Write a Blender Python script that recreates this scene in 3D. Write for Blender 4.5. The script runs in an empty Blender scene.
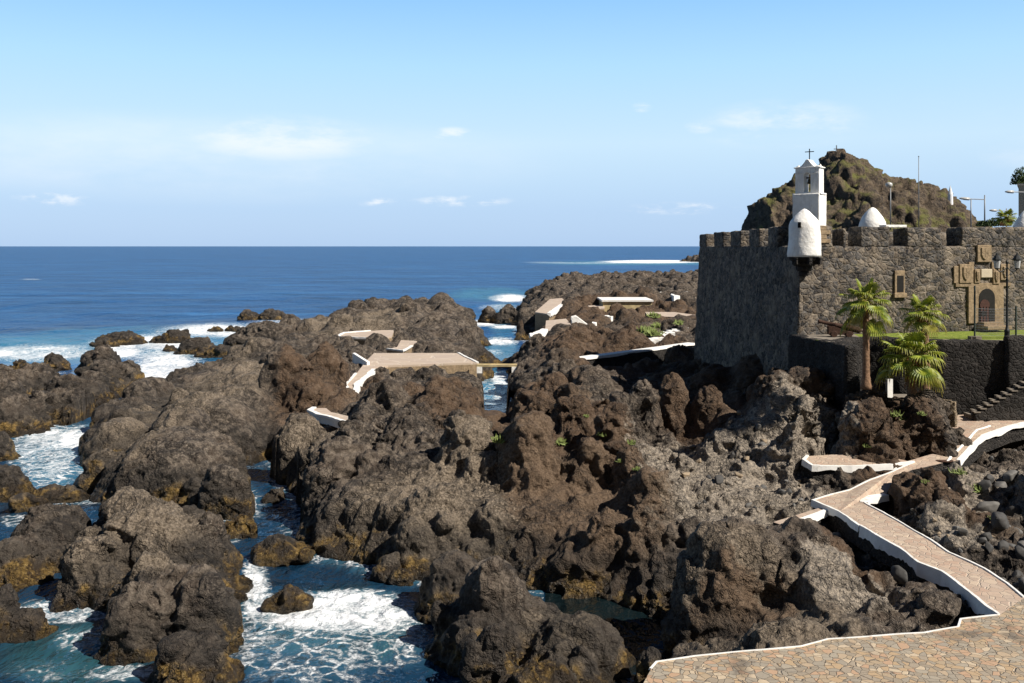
import bpy, bmesh, math, random
import numpy as np
from mathutils import Vector, Matrix
R = math.radians
F = 996.0; EYE = 14.0; HZ = 246.0
scene = bpy.context.scene
col = scene.collection
rng = np.random.default_rng(7)
random.seed(7)

# ---------------------------------------------------------------- survey helpers
def U(px, py, z):
    """photo bearing + known height -> place in the world (metres)"""
    Y = (EYE - z) * F / (py - HZ)
    return ((px - 512) * Y / F, Y, z)
def UY(px, Y):
    return (px - 512) * Y / F
def ZY(py, Y):
    return EYE - (py - HZ) * Y / F

# ---------------------------------------------------------------- object helpers
def tag(o, label=None, cat=None, group=None, kind=None):
    if label: o['label'] = label
    if cat: o['category'] = cat
    if group: o['group'] = group
    if kind: o['kind'] = kind
    return o
def empty(name, loc=(0, 0, 0), rz=0, label=None, cat=None, group=None):
    o = bpy.data.objects.new(name, None); col.objects.link(o)
    o.location = loc; o.rotation_euler = (0, 0, rz); o.empty_display_size = .3
    return tag(o, label, cat, group)
def mesh_obj(name, verts, faces, mat, parent=None, smooth=False):
    me = bpy.data.meshes.new(name)
    me.from_pydata([tuple(v) for v in verts], [], [tuple(f) for f in faces])
    me.update()
    if smooth:
        me.polygons.foreach_set('use_smooth', [True] * len(me.polygons))
    o = bpy.data.objects.new(name, me); col.objects.link(o)
    if mat: me.materials.append(mat)
    if parent: o.parent = parent
    return o
def np_mesh(name, V, Fq, mat, smooth=True, parent=None):
    me = bpy.data.meshes.new(name)
    V = np.ascontiguousarray(V, dtype=np.float32); Fq = np.ascontiguousarray(Fq, dtype=np.int32)
    k = Fq.shape[1]
    me.vertices.add(len(V)); me.vertices.foreach_set('co', V.ravel())
    me.loops.add(Fq.size); me.loops.foreach_set('vertex_index', Fq.ravel())
    me.polygons.add(len(Fq)); me.polygons.foreach_set('loop_start', np.arange(0, Fq.size, k, dtype=np.int32))
    me.polygons.foreach_set('loop_total', np.full(len(Fq), k, dtype=np.int32))
    me.polygons.foreach_set('use_smooth', np.full(len(Fq), smooth, dtype=bool))
    me.update(calc_edges=True); me.validate()
    o = bpy.data.objects.new(name, me); col.objects.link(o)
    if mat: me.materials.append(mat)
    if parent: o.parent = parent
    return o
def add_attr(o, name, arr):
    a = o.data.attributes.new(name, 'FLOAT_COLOR', 'POINT')
    A = np.ones((len(o.data.vertices), 4), dtype=np.float32)
    A[:, :arr.shape[1]] = arr
    a.data.foreach_set('color', A.ravel())

class MB:
    """collects simple solids, builds ONE mesh"""
    def __init__(s): s.v = []; s.f = []
    def add(s, v, f):
        b = len(s.v); s.v += [tuple(p) for p in v]; s.f += [tuple(i + b for i in q) for q in f]; return s
    def box(s, c, d, rz=0, taper=1.0, M=None):
        x, y, z = d[0] / 2, d[1] / 2, d[2] / 2
        P = []
        for sz in (-1, 1):
            t = taper if sz > 0 else 1
            for sx, sy in ((-1, -1), (1, -1), (1, 1), (-1, 1)):
                p = Vector((sx * x * t, sy * y * t, sz * z))
                if rz: p = Matrix.Rotation(rz, 3, 'Z') @ p
                p += Vector(c)
                if M: p = M @ p
                P.append(p)
        return s.add(P, [(3, 2, 1, 0), (4, 5, 6, 7), (0, 1, 5, 4), (1, 2, 6, 5), (2, 3, 7, 6), (3, 0, 4, 7)])
    def hexa(s, b, t):
        """two quads bottom / top"""
        return s.add(list(b) + list(t), [(3, 2, 1, 0), (4, 5, 6, 7), (0, 1, 5, 4), (1, 2, 6, 5), (2, 3, 7, 6), (3, 0, 4, 7)])
    def lathe(s, prof, c=(0, 0, 0), n=16, axis=None):
        """prof list of (r, z)"""
        V = []; Fc = []
        q = Vector((0, 0, 1)).rotation_difference(Vector(axis)).to_matrix() if axis else Matrix.Identity(3)
        for r, z in prof:
            for i in range(n):
                a = 2 * math.pi * i / n
                V.append(q @ Vector((max(r, 1e-4) * math.cos(a), max(r, 1e-4) * math.sin(a), z)) + Vector(c))
        for k in range(len(prof) - 1):
            for i in range(n):
                j = (i + 1) % n
                Fc.append((k * n + i, k * n + j, (k + 1) * n + j, (k + 1) * n + i))
        Fc.append(tuple(reversed(range(n)))); Fc.append(tuple(range((len(prof) - 1) * n, len(prof) * n)))
        return s.add(V, Fc)
    def tube(s, pts, r, n=8):
        pts = [Vector(p) for p in pts]
        rr = r if isinstance(r, (list, tuple)) else [r] * len(pts)
        V = []; Fc = []
        for k, p in enumerate(pts):
            d = (pts[min(k + 1, len(pts) - 1)] - pts[max(k - 1, 0)]).normalized()
            a = d.orthogonal().normalized() if abs(d.z) < .9 else Vector((1, 0, 0))
            a = (a - d * a.dot(d)).normalized(); b = d.cross(a)
            for i in range(n):
                t = 2 * math.pi * i / n
                V.append(p + (a * math.cos(t) + b * math.sin(t)) * rr[k])
        for k in range(len(pts) - 1):
            for i in range(n):
                j = (i + 1) % n
                Fc.append((k * n + i, k * n + j, (k + 1) * n + j, (k + 1) * n + i))
        Fc.append(tuple(reversed(range(n)))); Fc.append(tuple(range((len(pts) - 1) * n, len(pts) * n)))
        return s.add(V, Fc)
    def prism(s, poly, z0, z1):
        """poly of (x,y) ; z0/z1 numbers or per-vertex lists"""
        n = len(poly)
        ar = sum(poly[i][0] * poly[(i + 1) % n][1] - poly[(i + 1) % n][0] * poly[i][1] for i in range(n))
        zz0 = z0 if isinstance(z0, (list, tuple)) else [z0] * n
        zz1 = z1 if isinstance(z1, (list, tuple)) else [z1] * n
        idx = list(range(n)) if ar > 0 else list(reversed(range(n)))
        V = [(poly[i][0], poly[i][1], zz0[i]) for i in idx] + [(poly[i][0], poly[i][1], zz1[i]) for i in idx]
        Fc = [tuple(reversed(range(n))), tuple(range(n, 2 * n))] + [(i, (i + 1) % n, (i + 1) % n + n, i + n) for i in range(n)]
        return s.add(V, Fc)
    def build(s, name, mat, parent=None, smooth=False, bevel=0):
        o = mesh_obj(name, s.v, s.f, mat, parent, smooth)
        if bevel:
            m = o.modifiers.new('bevel', 'BEVEL'); m.width = bevel; m.segments = 2; m.limit_method = 'ANGLE'
        return o
def copy_tree(o, parent=None):
    c = o.copy(); col.objects.link(c); c.parent = parent
    for ch in list(o.children): copy_tree(ch, c)
    return c

# ---------------------------------------------------------------- noise
def _hash(i, j, k, s):
    h = (i * 374761393 + j * 668265263 + k * 2147483647 + s * 1274126177) & 0xffffffff
    h = ((h ^ (h >> 13)) * 1274126177) & 0xffffffff
    h = ((h ^ (h >> 16)) * 2246822519) & 0xffffffff
    return (h ^ (h >> 15)) & 0xffffffff
_G = rng.normal(size=(256, 3)).astype(np.float32); _G /= np.linalg.norm(_G, axis=1)[:, None]
def perlin(P, scale, seed=0):
    out = np.empty(len(P), dtype=np.float32)
    for a in range(0, len(P), 400000):
        p = P[a:a + 400000].astype(np.float64) / scale + seed * 17.31
        i = np.floor(p).astype(np.int64); f = (p - i).astype(np.float32)
        u = f * f * f * (f * (f * 6 - 15) + 10)
        acc = 0
        for dx in (0, 1):
            wx = u[:, 0] if dx else 1 - u[:, 0]
            for dy in (0, 1):
                wy = u[:, 1] if dy else 1 - u[:, 1]
                for dz in (0, 1):
                    wz = u[:, 2] if dz else 1 - u[:, 2]
                    g = _G[_hash(i[:, 0] + dx, i[:, 1] + dy, i[:, 2] + dz, seed) & 255]
                    acc = acc + wx * wy * wz * ((f[:, 0] - dx) * g[:, 0] + (f[:, 1] - dy) * g[:, 1] + (f[:, 2] - dz) * g[:, 2])
        out[a:a + 400000] = acc
    return out * 1.5
def worley(P, scale, seed=0, second=False):
    out = np.empty(len(P), dtype=np.float32)
    for a in range(0, len(P), 300000):
        p = P[a:a + 300000].astype(np.float64) / scale + seed * 11.7
        i = np.floor(p).astype(np.int64); f = (p - i).astype(np.float32)
        d1 = np.full(len(p), 9., np.float32); d2 = d1.copy()
        for dx in (-1, 0, 1):
            for dy in (-1, 0, 1):
                for dz in (-1, 0, 1):
                    h = _hash(i[:, 0] + dx, i[:, 1] + dy, i[:, 2] + dz, seed)
                    q = np.stack([dx + (h & 1023) / 1023., dy + ((h >> 10) & 1023) / 1023., dz + ((h >> 20) & 1023) / 1023.], 1).astype(np.float32) - f
                    d = (q * q).sum(1)
                    m = d < d1
                    d2 = np.where(m, d1, np.minimum(d2, d)); d1 = np.where(m, d, d1)
        out[a:a + 300000] = np.sqrt(d2) - np.sqrt(d1) if second else np.sqrt(d1)
    return out

def cells(P, scale, seed=0):
    '''random height of the nearest cell, and closeness to its border'''
    val = np.empty(len(P), np.float32); gap = np.empty(len(P), np.float32)
    for a in range(0, len(P), 300000):
        p = P[a:a + 300000].astype(np.float64) / scale + seed * 11.7
        i = np.floor(p).astype(np.int64); f = (p - i).astype(np.float32)
        d1 = np.full(len(p), 9., np.float32); d2 = d1.copy(); hv = np.zeros(len(p), np.float32)
        for dx in (-1, 0, 1):
            for dy in (-1, 0, 1):
                for dz in (-1, 0, 1):
                    h = _hash(i[:, 0] + dx, i[:, 1] + dy, i[:, 2] + dz, seed)
                    q = np.stack([dx + (h & 1023) / 1023., dy + ((h >> 10) & 1023) / 1023., dz + ((h >> 20) & 1023) / 1023.], 1).astype(np.float32) - f
                    d = (q * q).sum(1); m = d < d1
                    d2 = np.where(m, d1, np.minimum(d2, d)); d1 = np.where(m, d, d1); hv = np.where(m, ((h >> 5) & 255) / 255., hv)
        val[a:a + 300000] = hv; gap[a:a + 300000] = np.sqrt(d2) - np.sqrt(d1)
    return val, gap
def in_poly(X, Y, poly):
    ins = np.zeros(X.shape, bool); n = len(poly)
    for i in range(n):
        x0, y0 = poly[i][:2]; x1, y1 = poly[(i + 1) % n][:2]
        if y0 == y1: continue
        c = ((y0 > Y) != (y1 > Y)) & (X < (x1 - x0) * (Y - y0) / (y1 - y0) + x0)
        ins ^= c
    return ins
def poly_dist(X, Y, poly):
    D = np.full(X.shape, 1e9); n = len(poly)
    for i in range(n):
        x0, y0 = poly[i][:2]; x1, y1 = poly[(i + 1) % n][:2]
        dx, dy = x1 - x0, y1 - y0; L = dx * dx + dy * dy + 1e-9
        t = np.clip(((X - x0) * dx + (Y - y0) * dy) / L, 0, 1)
        D = np.minimum(D, (X - x0 - t * dx) ** 2 + (Y - y0 - t * dy) ** 2)
    return np.sqrt(D)
def sdist(X, Y, poly):
    d = poly_dist(X, Y, poly)
    return np.where(in_poly(X, Y, poly), d, -d)

# ---------------------------------------------------------------- node helpers
class NT:
    def __init__(s, name, world=False):
        if world:
            s.m = bpy.data.worlds.new(name)
        else:
            s.m = bpy.data.materials.new(name)
        s.m.use_nodes = True; s.t = s.m.node_tree; s.t.nodes.clear()
    def n(s, typ, ins=None, **kw):
        nd = s.t.nodes.new(typ)
        for k, v in kw.items(): setattr(nd, k, v)
        for k, v in (ins or {}).items():
            sk = nd.inputs[k]
            if isinstance(v, bpy.types.NodeSocket): s.t.links.new(v, sk)
            else: sk.default_value = v
        return nd
    def math(s, op, a, b=0.0, clamp=False):
        return s.n('ShaderNodeMath', {0: a, 1: b}, operation=op, use_clamp=clamp).outputs[0]
    def mix(s, fac, a, b, mode='MIX'):
        nd = s.n('ShaderNodeMix', data_type='RGBA', blend_type=mode)
        for k, v in ((0, fac), (6, a), (7, b)):
            if isinstance(v, bpy.types.NodeSocket): s.t.links.new(v, nd.inputs[k])
            else: nd.inputs[k].default_value = v if k == 0 else (*v, 1)
        return nd.outputs[2]
    def rng(s, v, a, b, c=0., d=1., smooth=True):
        return s.n('ShaderNodeMapRange', {0: v, 1: a, 2: b, 3: c, 4: d}, interpolation_type='SMOOTHSTEP' if smooth else 'LINEAR').outputs[0]
    def noise(s, co, scale, detail=4, rough=.55, dist=0.):
        return s.n('ShaderNodeTexNoise', {'Vector': co, 'Scale': scale, 'Detail': detail, 'Roughness': rough, 'Distortion': dist}).outputs[0]
    def vor(s, co, scale, feature='F1', rand=1.0):
        return s.n('ShaderNodeTexVoronoi', {'Vector': co, 'Scale': scale, 'Randomness': rand}, feature=feature)
    def pos(s): return s.n('ShaderNodeNewGeometry').outputs['Position']
    def obj(s): return s.n('ShaderNodeTexCoord').outputs['Object']
    def ramp(s, v, stops, interp='LINEAR'):
        nd = s.n('ShaderNodeValToRGB', {0: v}); cr = nd.color_ramp; cr.interpolation = interp
        while len(cr.elements) < len(stops): cr.elements.new(.5)
        for e, (p, c) in zip(cr.elements, stops): e.position = p; e.color = (*c, 1)
        return nd.outputs[0]
    def bump(s, h, strength, dist, nrm=None):
        d = {'Height': h, 'Strength': strength, 'Distance': dist}
        if nrm: d['Normal'] = nrm
        return s.n('ShaderNodeBump', d).outputs[0]
    def out(s, base, rough=.8, normal=None, spec=.3, **extra):
        d = {'Base Color': base if isinstance(base, bpy.types.NodeSocket) else (*base, 1), 'Roughness': rough, 'Specular IOR Level': spec}
        if normal: d['Normal'] = normal
        d.update(extra)
        b = s.n('ShaderNodeBsdfPrincipled', d)
        s.n('ShaderNodeOutputMaterial', {0: b.outputs[0]})
        return s.m

def mat_rock():
    t = NT('lava_rock'); p = t.pos()
    at = t.n('ShaderNodeAttribute', attribute_name='zone').outputs['Color']
    sep = t.n('ShaderNodeSeparateColor', {0: at}); rust, pale, brn = sep.outputs[0], sep.outputs[1], sep.outputs[2]
    n1 = t.noise(p, .35, 5, .6); n2 = t.noise(p, 2.2, 6, .65); n3 = t.noise(p, 9., 5, .7)
    base = t.mix(t.rng(n1, .42, .58), C_DARK, C_MID)
    base = t.mix(t.rng(n2, .42, .64), base, C_LIGHT)
    base = t.mix(t.math('MULTIPLY', t.rng(n3, .50, .74), t.rng(t.noise(p, .22, 4, .6), .40, .62, .25, 1.)), base, C_DUST)
    base = t.mix(t.rng(n3, .44, .28), base, (.014, .012, .010))
    bn = t.rng(t.math('ADD', brn, t.math('MULTIPLY', t.math('SUBTRACT', n1, .5), 1.2)), .3, .8)
    base = t.mix(t.math('MULTIPLY', bn, .72), base, t.mix(t.rng(n3, .32, .66), (.07, .054, .038), (.31, .25, .185)))
    rn = t.rng(t.math('ADD', rust, t.math('MULTIPLY', t.math('SUBTRACT', n2, .5), 1.6)), .3, .75)
    base = t.mix(t.math('MULTIPLY', rn, .68), base, t.mix(n3, (.050, .028, .015), (.155, .092, .050)))
    pn = t.rng(t.math('ADD', pale, t.math('MULTIPLY', t.math('SUBTRACT', n2, .5), 1.6)), .2, .6)
    base = t.mix(pn, base, t.mix(t.rng(n3, .35, .65), (.12, .105, .09), (.40, .34, .27)))
    z = t.n('ShaderNodeSeparateXYZ', {0: p}).outputs[2]
    zz = t.math('ADD', z, t.math('MULTIPLY', t.math('SUBTRACT', t.noise(p, .55, 3, .6), .5), -3.2))
    dry = t.rng(z, 3.2, 1.6)
    wet = t.math('MULTIPLY', t.rng(zz, 1.15, .5), dry)
    wcol = t.mix(t.rng(n2, .4, .62), (.030, .017, .006), (.19, .118, .03))
    wcol = t.mix(t.rng(n3, .5, .7), wcol, (.30, .205, .065))
    wcol = t.mix(t.rng(t.noise(p, .8, 4, .65), .56, .42), wcol, (.028, .020, .013))
    base = t.mix(t.math('MULTIPLY', wet, .93), base, wcol)
    black = t.rng(zz, 2.7, 1.1)
    base = t.mix(t.math('MULTIPLY', t.math('MULTIPLY', t.math('SUBTRACT', black, wet, True), dry), .72), base, (.024, .021, .018))
    soak = t.rng(z, .32, .05)
    base = t.mix(t.math('MULTIPLY', soak, .7), base, (.015, .011, .006))
    rough = t.math('SUBTRACT', .93, t.math('MULTIPLY', wet, .45))
    wv = t.n('ShaderNodeVectorMath', {0: p, 1: t.n('ShaderNodeVectorMath', {0: t.n('ShaderNodeTexNoise', {'Vector': p, 'Scale': .9, 'Detail': 5, 'Roughness': .65}).outputs['Color'], 1: (1.5, 1.5, 1.5)}, operation='MULTIPLY').outputs[0]}, operation='ADD').outputs[0]
    crk = t.math('MINIMUM', t.rng(t.n('ShaderNodeTexVoronoi', {'Vector': wv, 'Scale': .8}, feature='DISTANCE_TO_EDGE').outputs[0], 0, .09, smooth=False), t.rng(t.n('ShaderNodeTexVoronoi', {'Vector': wv, 'Scale': 2.3}, feature='DISTANCE_TO_EDGE').outputs[0], 0, .10, .35, 1., smooth=False))
    cm = t.rng(t.noise(p, .38, 4, .6), .40, .60)
    crk = t.math('MAXIMUM', crk, t.math('SUBTRACT', 1., cm))
    rm = t.n('ShaderNodeTexNoise', {'Vector': wv, 'Scale': 1.5, 'Detail': 7, 'Roughness': .62, 'Lacunarity': 2.1}, noise_type='HYBRID_MULTIFRACTAL').outputs[0]
    base = t.mix(t.math('MULTIPLY', t.rng(crk, .75, .1), .55), base, (.012, .010, .009))
    h = t.math('ADD', t.math('MULTIPLY', rm, t.math('ADD', .35, t.math('MULTIPLY', cm, .35))), t.math('MULTIPLY', t.noise(p, 5.5, 6, .7, .4), .45))
    h = t.math('ADD', h, t.math('MULTIPLY', crk, .28))
    nb = t.bump(h, 1.0, .5)
    return t.out(base, rough, nb, .35)
C_DARK = (.030, .024, .020); C_MID = (.080, .060, .045); C_LIGHT = (.165, .134, .105); C_DUST = (.30, .255, .205)
ROCK = mat_rock()
# ---------------------------------------------------------------- land form
def path_z(py): return 3.0 + 1.5 * min(max((495 - py) / 75, 0), 1)
def W(pts, z=0.): return [U(x, y, z)[:2] for x, y in pts]
COAST = W([(640, 700), (668, 655), (655, 628), (620, 606), (560, 600), (500, 585), (440, 580), (400, 578), (350, 562), (300, 553), (290, 530),
           (300, 508), (278, 482), (270, 460), (254, 446), (230, 452), (234, 475), (254, 497), (254, 516), (232, 521), (200, 512), (150, 502),
           (100, 490), (82, 470), (84, 440), (112, 420), (140, 408), (166, 394), (192, 381), (212, 366), (232, 360), (262, 358), (282, 353), (262, 346), (240, 346), (236, 341), (300, 338), (318, 333), (330, 322),
           (362, 316), (420, 313), (470, 317), (480, 321), (468, 327), (472, 334), (485, 352), (486, 372), (490, 392), (497, 405), (505, 401), (506, 388),
           (508, 372), (518, 362), (530, 344), (515, 334), (514, 322), (520, 306), (533, 293), (560, 288.5), (620, 286), (700, 284)]) + \
        [(140, 330), (160, 200), (120, 90), (90, 40), (60, 8), (3.5, 8), (3.4, 28)]
# surveyed ground heights  (px, py, z)
CTL = [(374, 353, 2.4), (458, 353, 2.4), (400, 372, 2.2), (470, 372, 1.8), (350, 390, 2.8), (320, 415, 2.9), (300, 400, 2.6), (270, 420, 2.4), (280, 372, 2.8),
       (340, 440, 3.0), (300, 450, 2.2), (400, 420, 3.7), (400, 455, 3.4), (440, 400, 3.1), (470, 400, 3.1), (450, 450, 3.6), (500, 440, 4.0), (540, 430, 4.3),
       (510, 410, 3.2), (490, 408, 3.0), (560, 395, 4.8), (600, 420, 4.2), (580, 460, 3.6), (640, 460, 3.4), (660, 490, 3.0), (330, 480, 2.0), (380, 490, 2.4), (350, 520, 1.8),
       (430, 500, 2.5), (480, 500, 2.6), (420, 540, 1.6), (480, 545, 1.2), (540, 510, 2.6), (540, 550, 1.4), (600, 520, 2.6), (600, 560, 1.3), (650, 520, 2.9), (640, 570, 1.2),
       (690, 500, 2.5), (690, 460, 2.3), (730, 480, 2.3), (780, 490, 2.4), (740, 520, 2.3), (700, 520, 2.6), (760, 440, 2.6), (800, 440, 2.8), (820, 480, 2.3), (800, 480, 2.3),
       (680, 440, 2.4), (640, 440, 2.7), (600, 380, 4.2), (560, 360, 4.2), (620, 370, 3.6), (660, 375, 3.2), (700, 375, 3.4), (740, 374, 5.0), (700, 410, 3.0), (745, 400, 4.0), (770, 380, 5.6), (780, 395, 5.4),
       (800, 390, 6.9), (815, 388, 7.0), (785, 384, 6.4), (800, 410, 4.9), (830, 402, 5.5), (845, 420, 4.6), (780, 425, 3.6), (540, 372, 3.4), (520, 380, 2.6),
       (580, 352, 4.2), (640, 340, 4.0), (690, 335, 4.3), (720, 350, 4.6), (560, 340, 3.6), (600, 330, 3.4), (640, 320, 3.4), (690, 315, 3.6),
       (540, 318, 2.6), (570, 310, 3.2), (600, 308, 3.2), (650, 310, 3.4), (690, 300, 4.0), (560, 295, 3.5), (600, 290, 4.5), (650, 290, 5.2), (690, 288, 4.5),
       (340, 335, 2.4), (390, 335, 2.4), (420, 345, 2.2), (400, 322, 2.6), (440, 322, 2.2), (450, 340, 2.0), (320, 345, 2.2), (300, 352, 1.8), (420, 316, 2.6),
       (230, 365, 1.2), (240, 400, 1.8), (200, 400, 1.4), (255, 430, 1.4), (180, 430, 1.3), (120, 440, .9), (200, 470, .8), (140, 480, .5), (230, 500, .5),
       (860, 540, 1.9), (880, 570, 1.7), (900, 590, 1.7), (930, 600, 1.9), (850, 600, 2.2), (900, 620, 2.5), (820, 600, 2.3), (940, 615, 2.3), (840, 630, 2.7), (700, 640, 1.0), (680, 600, .6), (760, 600, 2.2), (820, 530, 1.9),
       (800, 560, 2.2), (730, 560, 2.4), (760, 540, 2.3), (850, 520, 1.9), (860, 480, 2.4), (835, 475, 2.4), (900, 468, 2.6),
       (900, 500, 2.6), (940, 490, 2.9), (980, 480, 2.8), (1010, 450, 2.9), (990, 450, 3.0), (1020, 480, 2.8), (930, 530, 2.5), (960, 540, 2.4), (1000, 560, 2.3), (1020, 570, 2.3), (1000, 520, 2.4), (1060, 480, 2.8), (1060, 560, 2.4),
       (960, 410, 4.3), (900, 400, 5.0), (930, 400, 4.8), (1000, 400, 5.2), (870, 395, 5.2), (1060, 400, 5.5)]
CP = np.array([U(*c) for c in CTL] + [(14, 20, 2.4), (5, 24, 2.2), (25, 25, 2.4), (26, 40, 2.5), (12, 14, 2.4), (35, 60, 6), (25, 75, 7), (40, 90, 7), (60, 150, 6), (90, 250, 6), (60, 290, 5)])
def clearance():
    return CLEAR
CLEAR = []   # (polygon, z) : ground is held below z inside polygon
def Hfield(X, Y):
    x = X.ravel(); y = Y.ravel(); out = np.empty(len(x))
    sc = 1.0
    for a in range(0, len(x), 20000):
        xx = x[a:a + 20000, None]; yy = y[a:a + 20000, None]
        d2 = (xx - CP[None, :, 0]) ** 2 + ((yy - CP[None, :, 1])) ** 2 + .3
        w = d2 ** -1.8
        out[a:a + 20000] = (w * CP[None, :, 2]).sum(1) / w.sum(1)
    out = out.reshape(X.shape)
    d = sdist(X, Y, COAST)
    k = np.where(Y > 110, .9, 1.5)
    shore = -.4 + k * np.maximum(d, 0) ** .85
    return np.where(d > 0, np.minimum(out, shore), -2.2)

_ico = {}
def ico(sub):
    if sub not in _ico:
        bm = bmesh.new(); bmesh.ops.create_icosphere(bm, subdivisions=sub, radius=1)
        V = np.array([v.co[:] for v in bm.verts]); Fc = np.array([[v.index for v in f.verts] for f in bm.faces]); bm.free()
        _ico[sub] = (V, Fc)
    return _ico[sub]
def lump_mesh(c, r, rot=0, sub=2, p=2.6, taper=0.):
    V, Fc = ico(sub)
    V = V / (np.abs(V) ** p).sum(1)[:, None] ** (1 / p)
    if taper: V = V * np.stack([1 - taper * np.clip(V[:, 2], 0, 1)] * 2 + [np.ones(len(V))], 1)
    V = V * np.array(r)
    ca, sa = math.cos(rot), math.sin(rot)
    V = np.stack([V[:, 0] * ca - V[:, 1] * sa, V[:, 0] * sa + V[:, 1] * ca, V[:, 2]], 1) + np.array(c)
    return V, Fc
def L(x0, x1, yt, yb, z0=0., dep=.8, skirt=True):
    """a rock lump seen between x0..x1, crest at yt, foot at yb standing on height z0"""
    Y0 = (EYE - z0) * F / (yb - HZ); rx = (x1 - x0) / 2 * Y0 / F; b = rx * dep
    b *= 1.5 if z0 >= 1 else 1.2
    for _ in range(6):
        c = EYE - (yt - HZ) * (Y0 + b) / F - z0
        if c < .2: b *= .6
    c = max(c, .2)
    return dict(c=(UY((x0 + x1) / 2, Y0 + b), Y0 + b, z0), r=(rx * (1 + b / Y0), b, c), sk=skirt and z0 <= .4)
def merge(parts):
    Vs, Fs, o = [], [], 0
    for V, Fc in parts:
        Vs.append(V); Fs.append(Fc + o); o += len(V)
    return np.concatenate(Vs), np.concatenate(Fs)
def voxelise(parts, voxel):
    V, Fc = merge(parts)
    o = np_mesh('tmp_rock', V, Fc, None)
    m = o.modifiers.new('r', 'REMESH'); m.mode = 'VOXEL'; m.voxel_size = voxel; m.use_smooth_shade = True
    dg = bpy.context.evaluated_depsgraph_get(); ev = o.evaluated_get(dg); me = ev.to_mesh()
    nv = len(me.vertices); V = np.empty(nv * 3, np.float32); me.vertices.foreach_get('co', V)
    nf = len(me.polygons); Q = np.empty(len(me.loops), np.int32); me.loops.foreach_get('vertex_index', Q)
    ev.to_mesh_clear(); bpy.data.objects.remove(o)
    return V.reshape(-1, 3), Q.reshape(nf, -1)
def normals(V, Q):
    a, b, c, d = (V[Q[:, i]] for i in range(4))
    n = np.cross(c - a, d - b)
    N = np.zeros_like(V)
    for i in range(4): 
        for k in range(3): N[:, k] += np.bincount(Q[:, i], n[:, k], minlength=len(V)).astype(np.float32)
    return N / (np.linalg.norm(N, axis=1)[:, None] + 1e-9)
def smooth_mesh(V, Q, it):
    E = np.concatenate([Q[:, [0, 1]], Q[:, [1, 2]], Q[:, [2, 3]], Q[:, [3, 0]]])
    for _ in range(it):
        S = np.zeros_like(V); cnt = np.bincount(E[:, 0], minlength=len(V)) + np.bincount(E[:, 1], minlength=len(V))
        for k in range(3):
            S[:, k] = np.bincount(E[:, 0], V[E[:, 1], k], minlength=len(V)) + np.bincount(E[:, 1], V[E[:, 0], k], minlength=len(V))
        V = V * .4 + .6 * S / np.maximum(cnt, 1)[:, None]
    return V.astype(np.float32)
SMOOTHZ = [(175, 440, 1.2, 100, 85), (235, 385, 1.2, 60, 40), (380, 525, 1.5, 130, 45), (520, 545, 1.5, 150, 42), (770, 590, 3, 130, 60), (700, 420, 3, 50, 50), (300, 440, 2.5, 50, 30)]
# zones for colour : ellipses on the ground (px,py,z, rx px, ry px)
def zone_w(P, zs):
    w = np.zeros(len(P), np.float32)
    for (px, py, z, rx, ry) in zs:
        c = U(px, py, z); ry1 = abs(U(px, py - ry, z)[1] - U(px, py + ry, z)[1]) / 2; rx1 = rx * c[1] / F
        d = ((P[:, 0] - c[0]) / rx1) ** 2 + ((P[:, 1] - c[1]) / ry1) ** 2
        w = np.maximum(w, np.clip(1.35 - d, 0, 1))
    return w
RUST = [(580, 455, 3.8, 85, 50), (720, 400, 3, 40, 40), (500, 400, 4, 90, 25), (620, 350, 4, 90, 25), (640, 480, 3, 60, 25), (740, 535, 4.6, 70, 9), (640, 310, 4, 80, 16), (690, 400, 4, 60, 28), (850, 560, 3, 30, 30), (330, 390, 3, 50, 22), (450, 385, 4, 60, 12), (890, 430, 5, 60, 40), (560, 320, 3.5, 50, 12)]
PALE = [(720, 486, 2.4, 88, 42), (790, 505, 2.4, 40, 22), (810, 470, 2.5, 40, 18), (760, 470, 2.4, 60, 14), (850, 600, 2.3, 50, 18), (930, 545, 2.5, 60, 14), (1000, 505, 2.6, 50, 20)]
BRN = [(810, 590, 3.5, 50, 40), (690, 600, 2, 30, 40), (140, 515, 2.5, 70, 25), (480, 500, 2.6, 100, 35), (420, 520, 1.5, 70, 25), (590, 540, 2, 60, 25), (215, 405, 1.5, 75, 50), (200, 360, 1.2, 60, 14), (130, 530, 2, 80, 30), (400, 500, 3, 110, 35), (480, 480, 3.2, 110, 25), (300, 430, 3, 50, 25), (360, 320, 3, 50, 12), (760, 600, 3, 90, 40), (110, 360, 1, 0.1, .1), (150, 560, 2, 60, 25), (560, 620, 1.5, 40, 18), (700, 500, 2.5, 60, 20), (600, 500, 3, 90, 25)]
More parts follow.
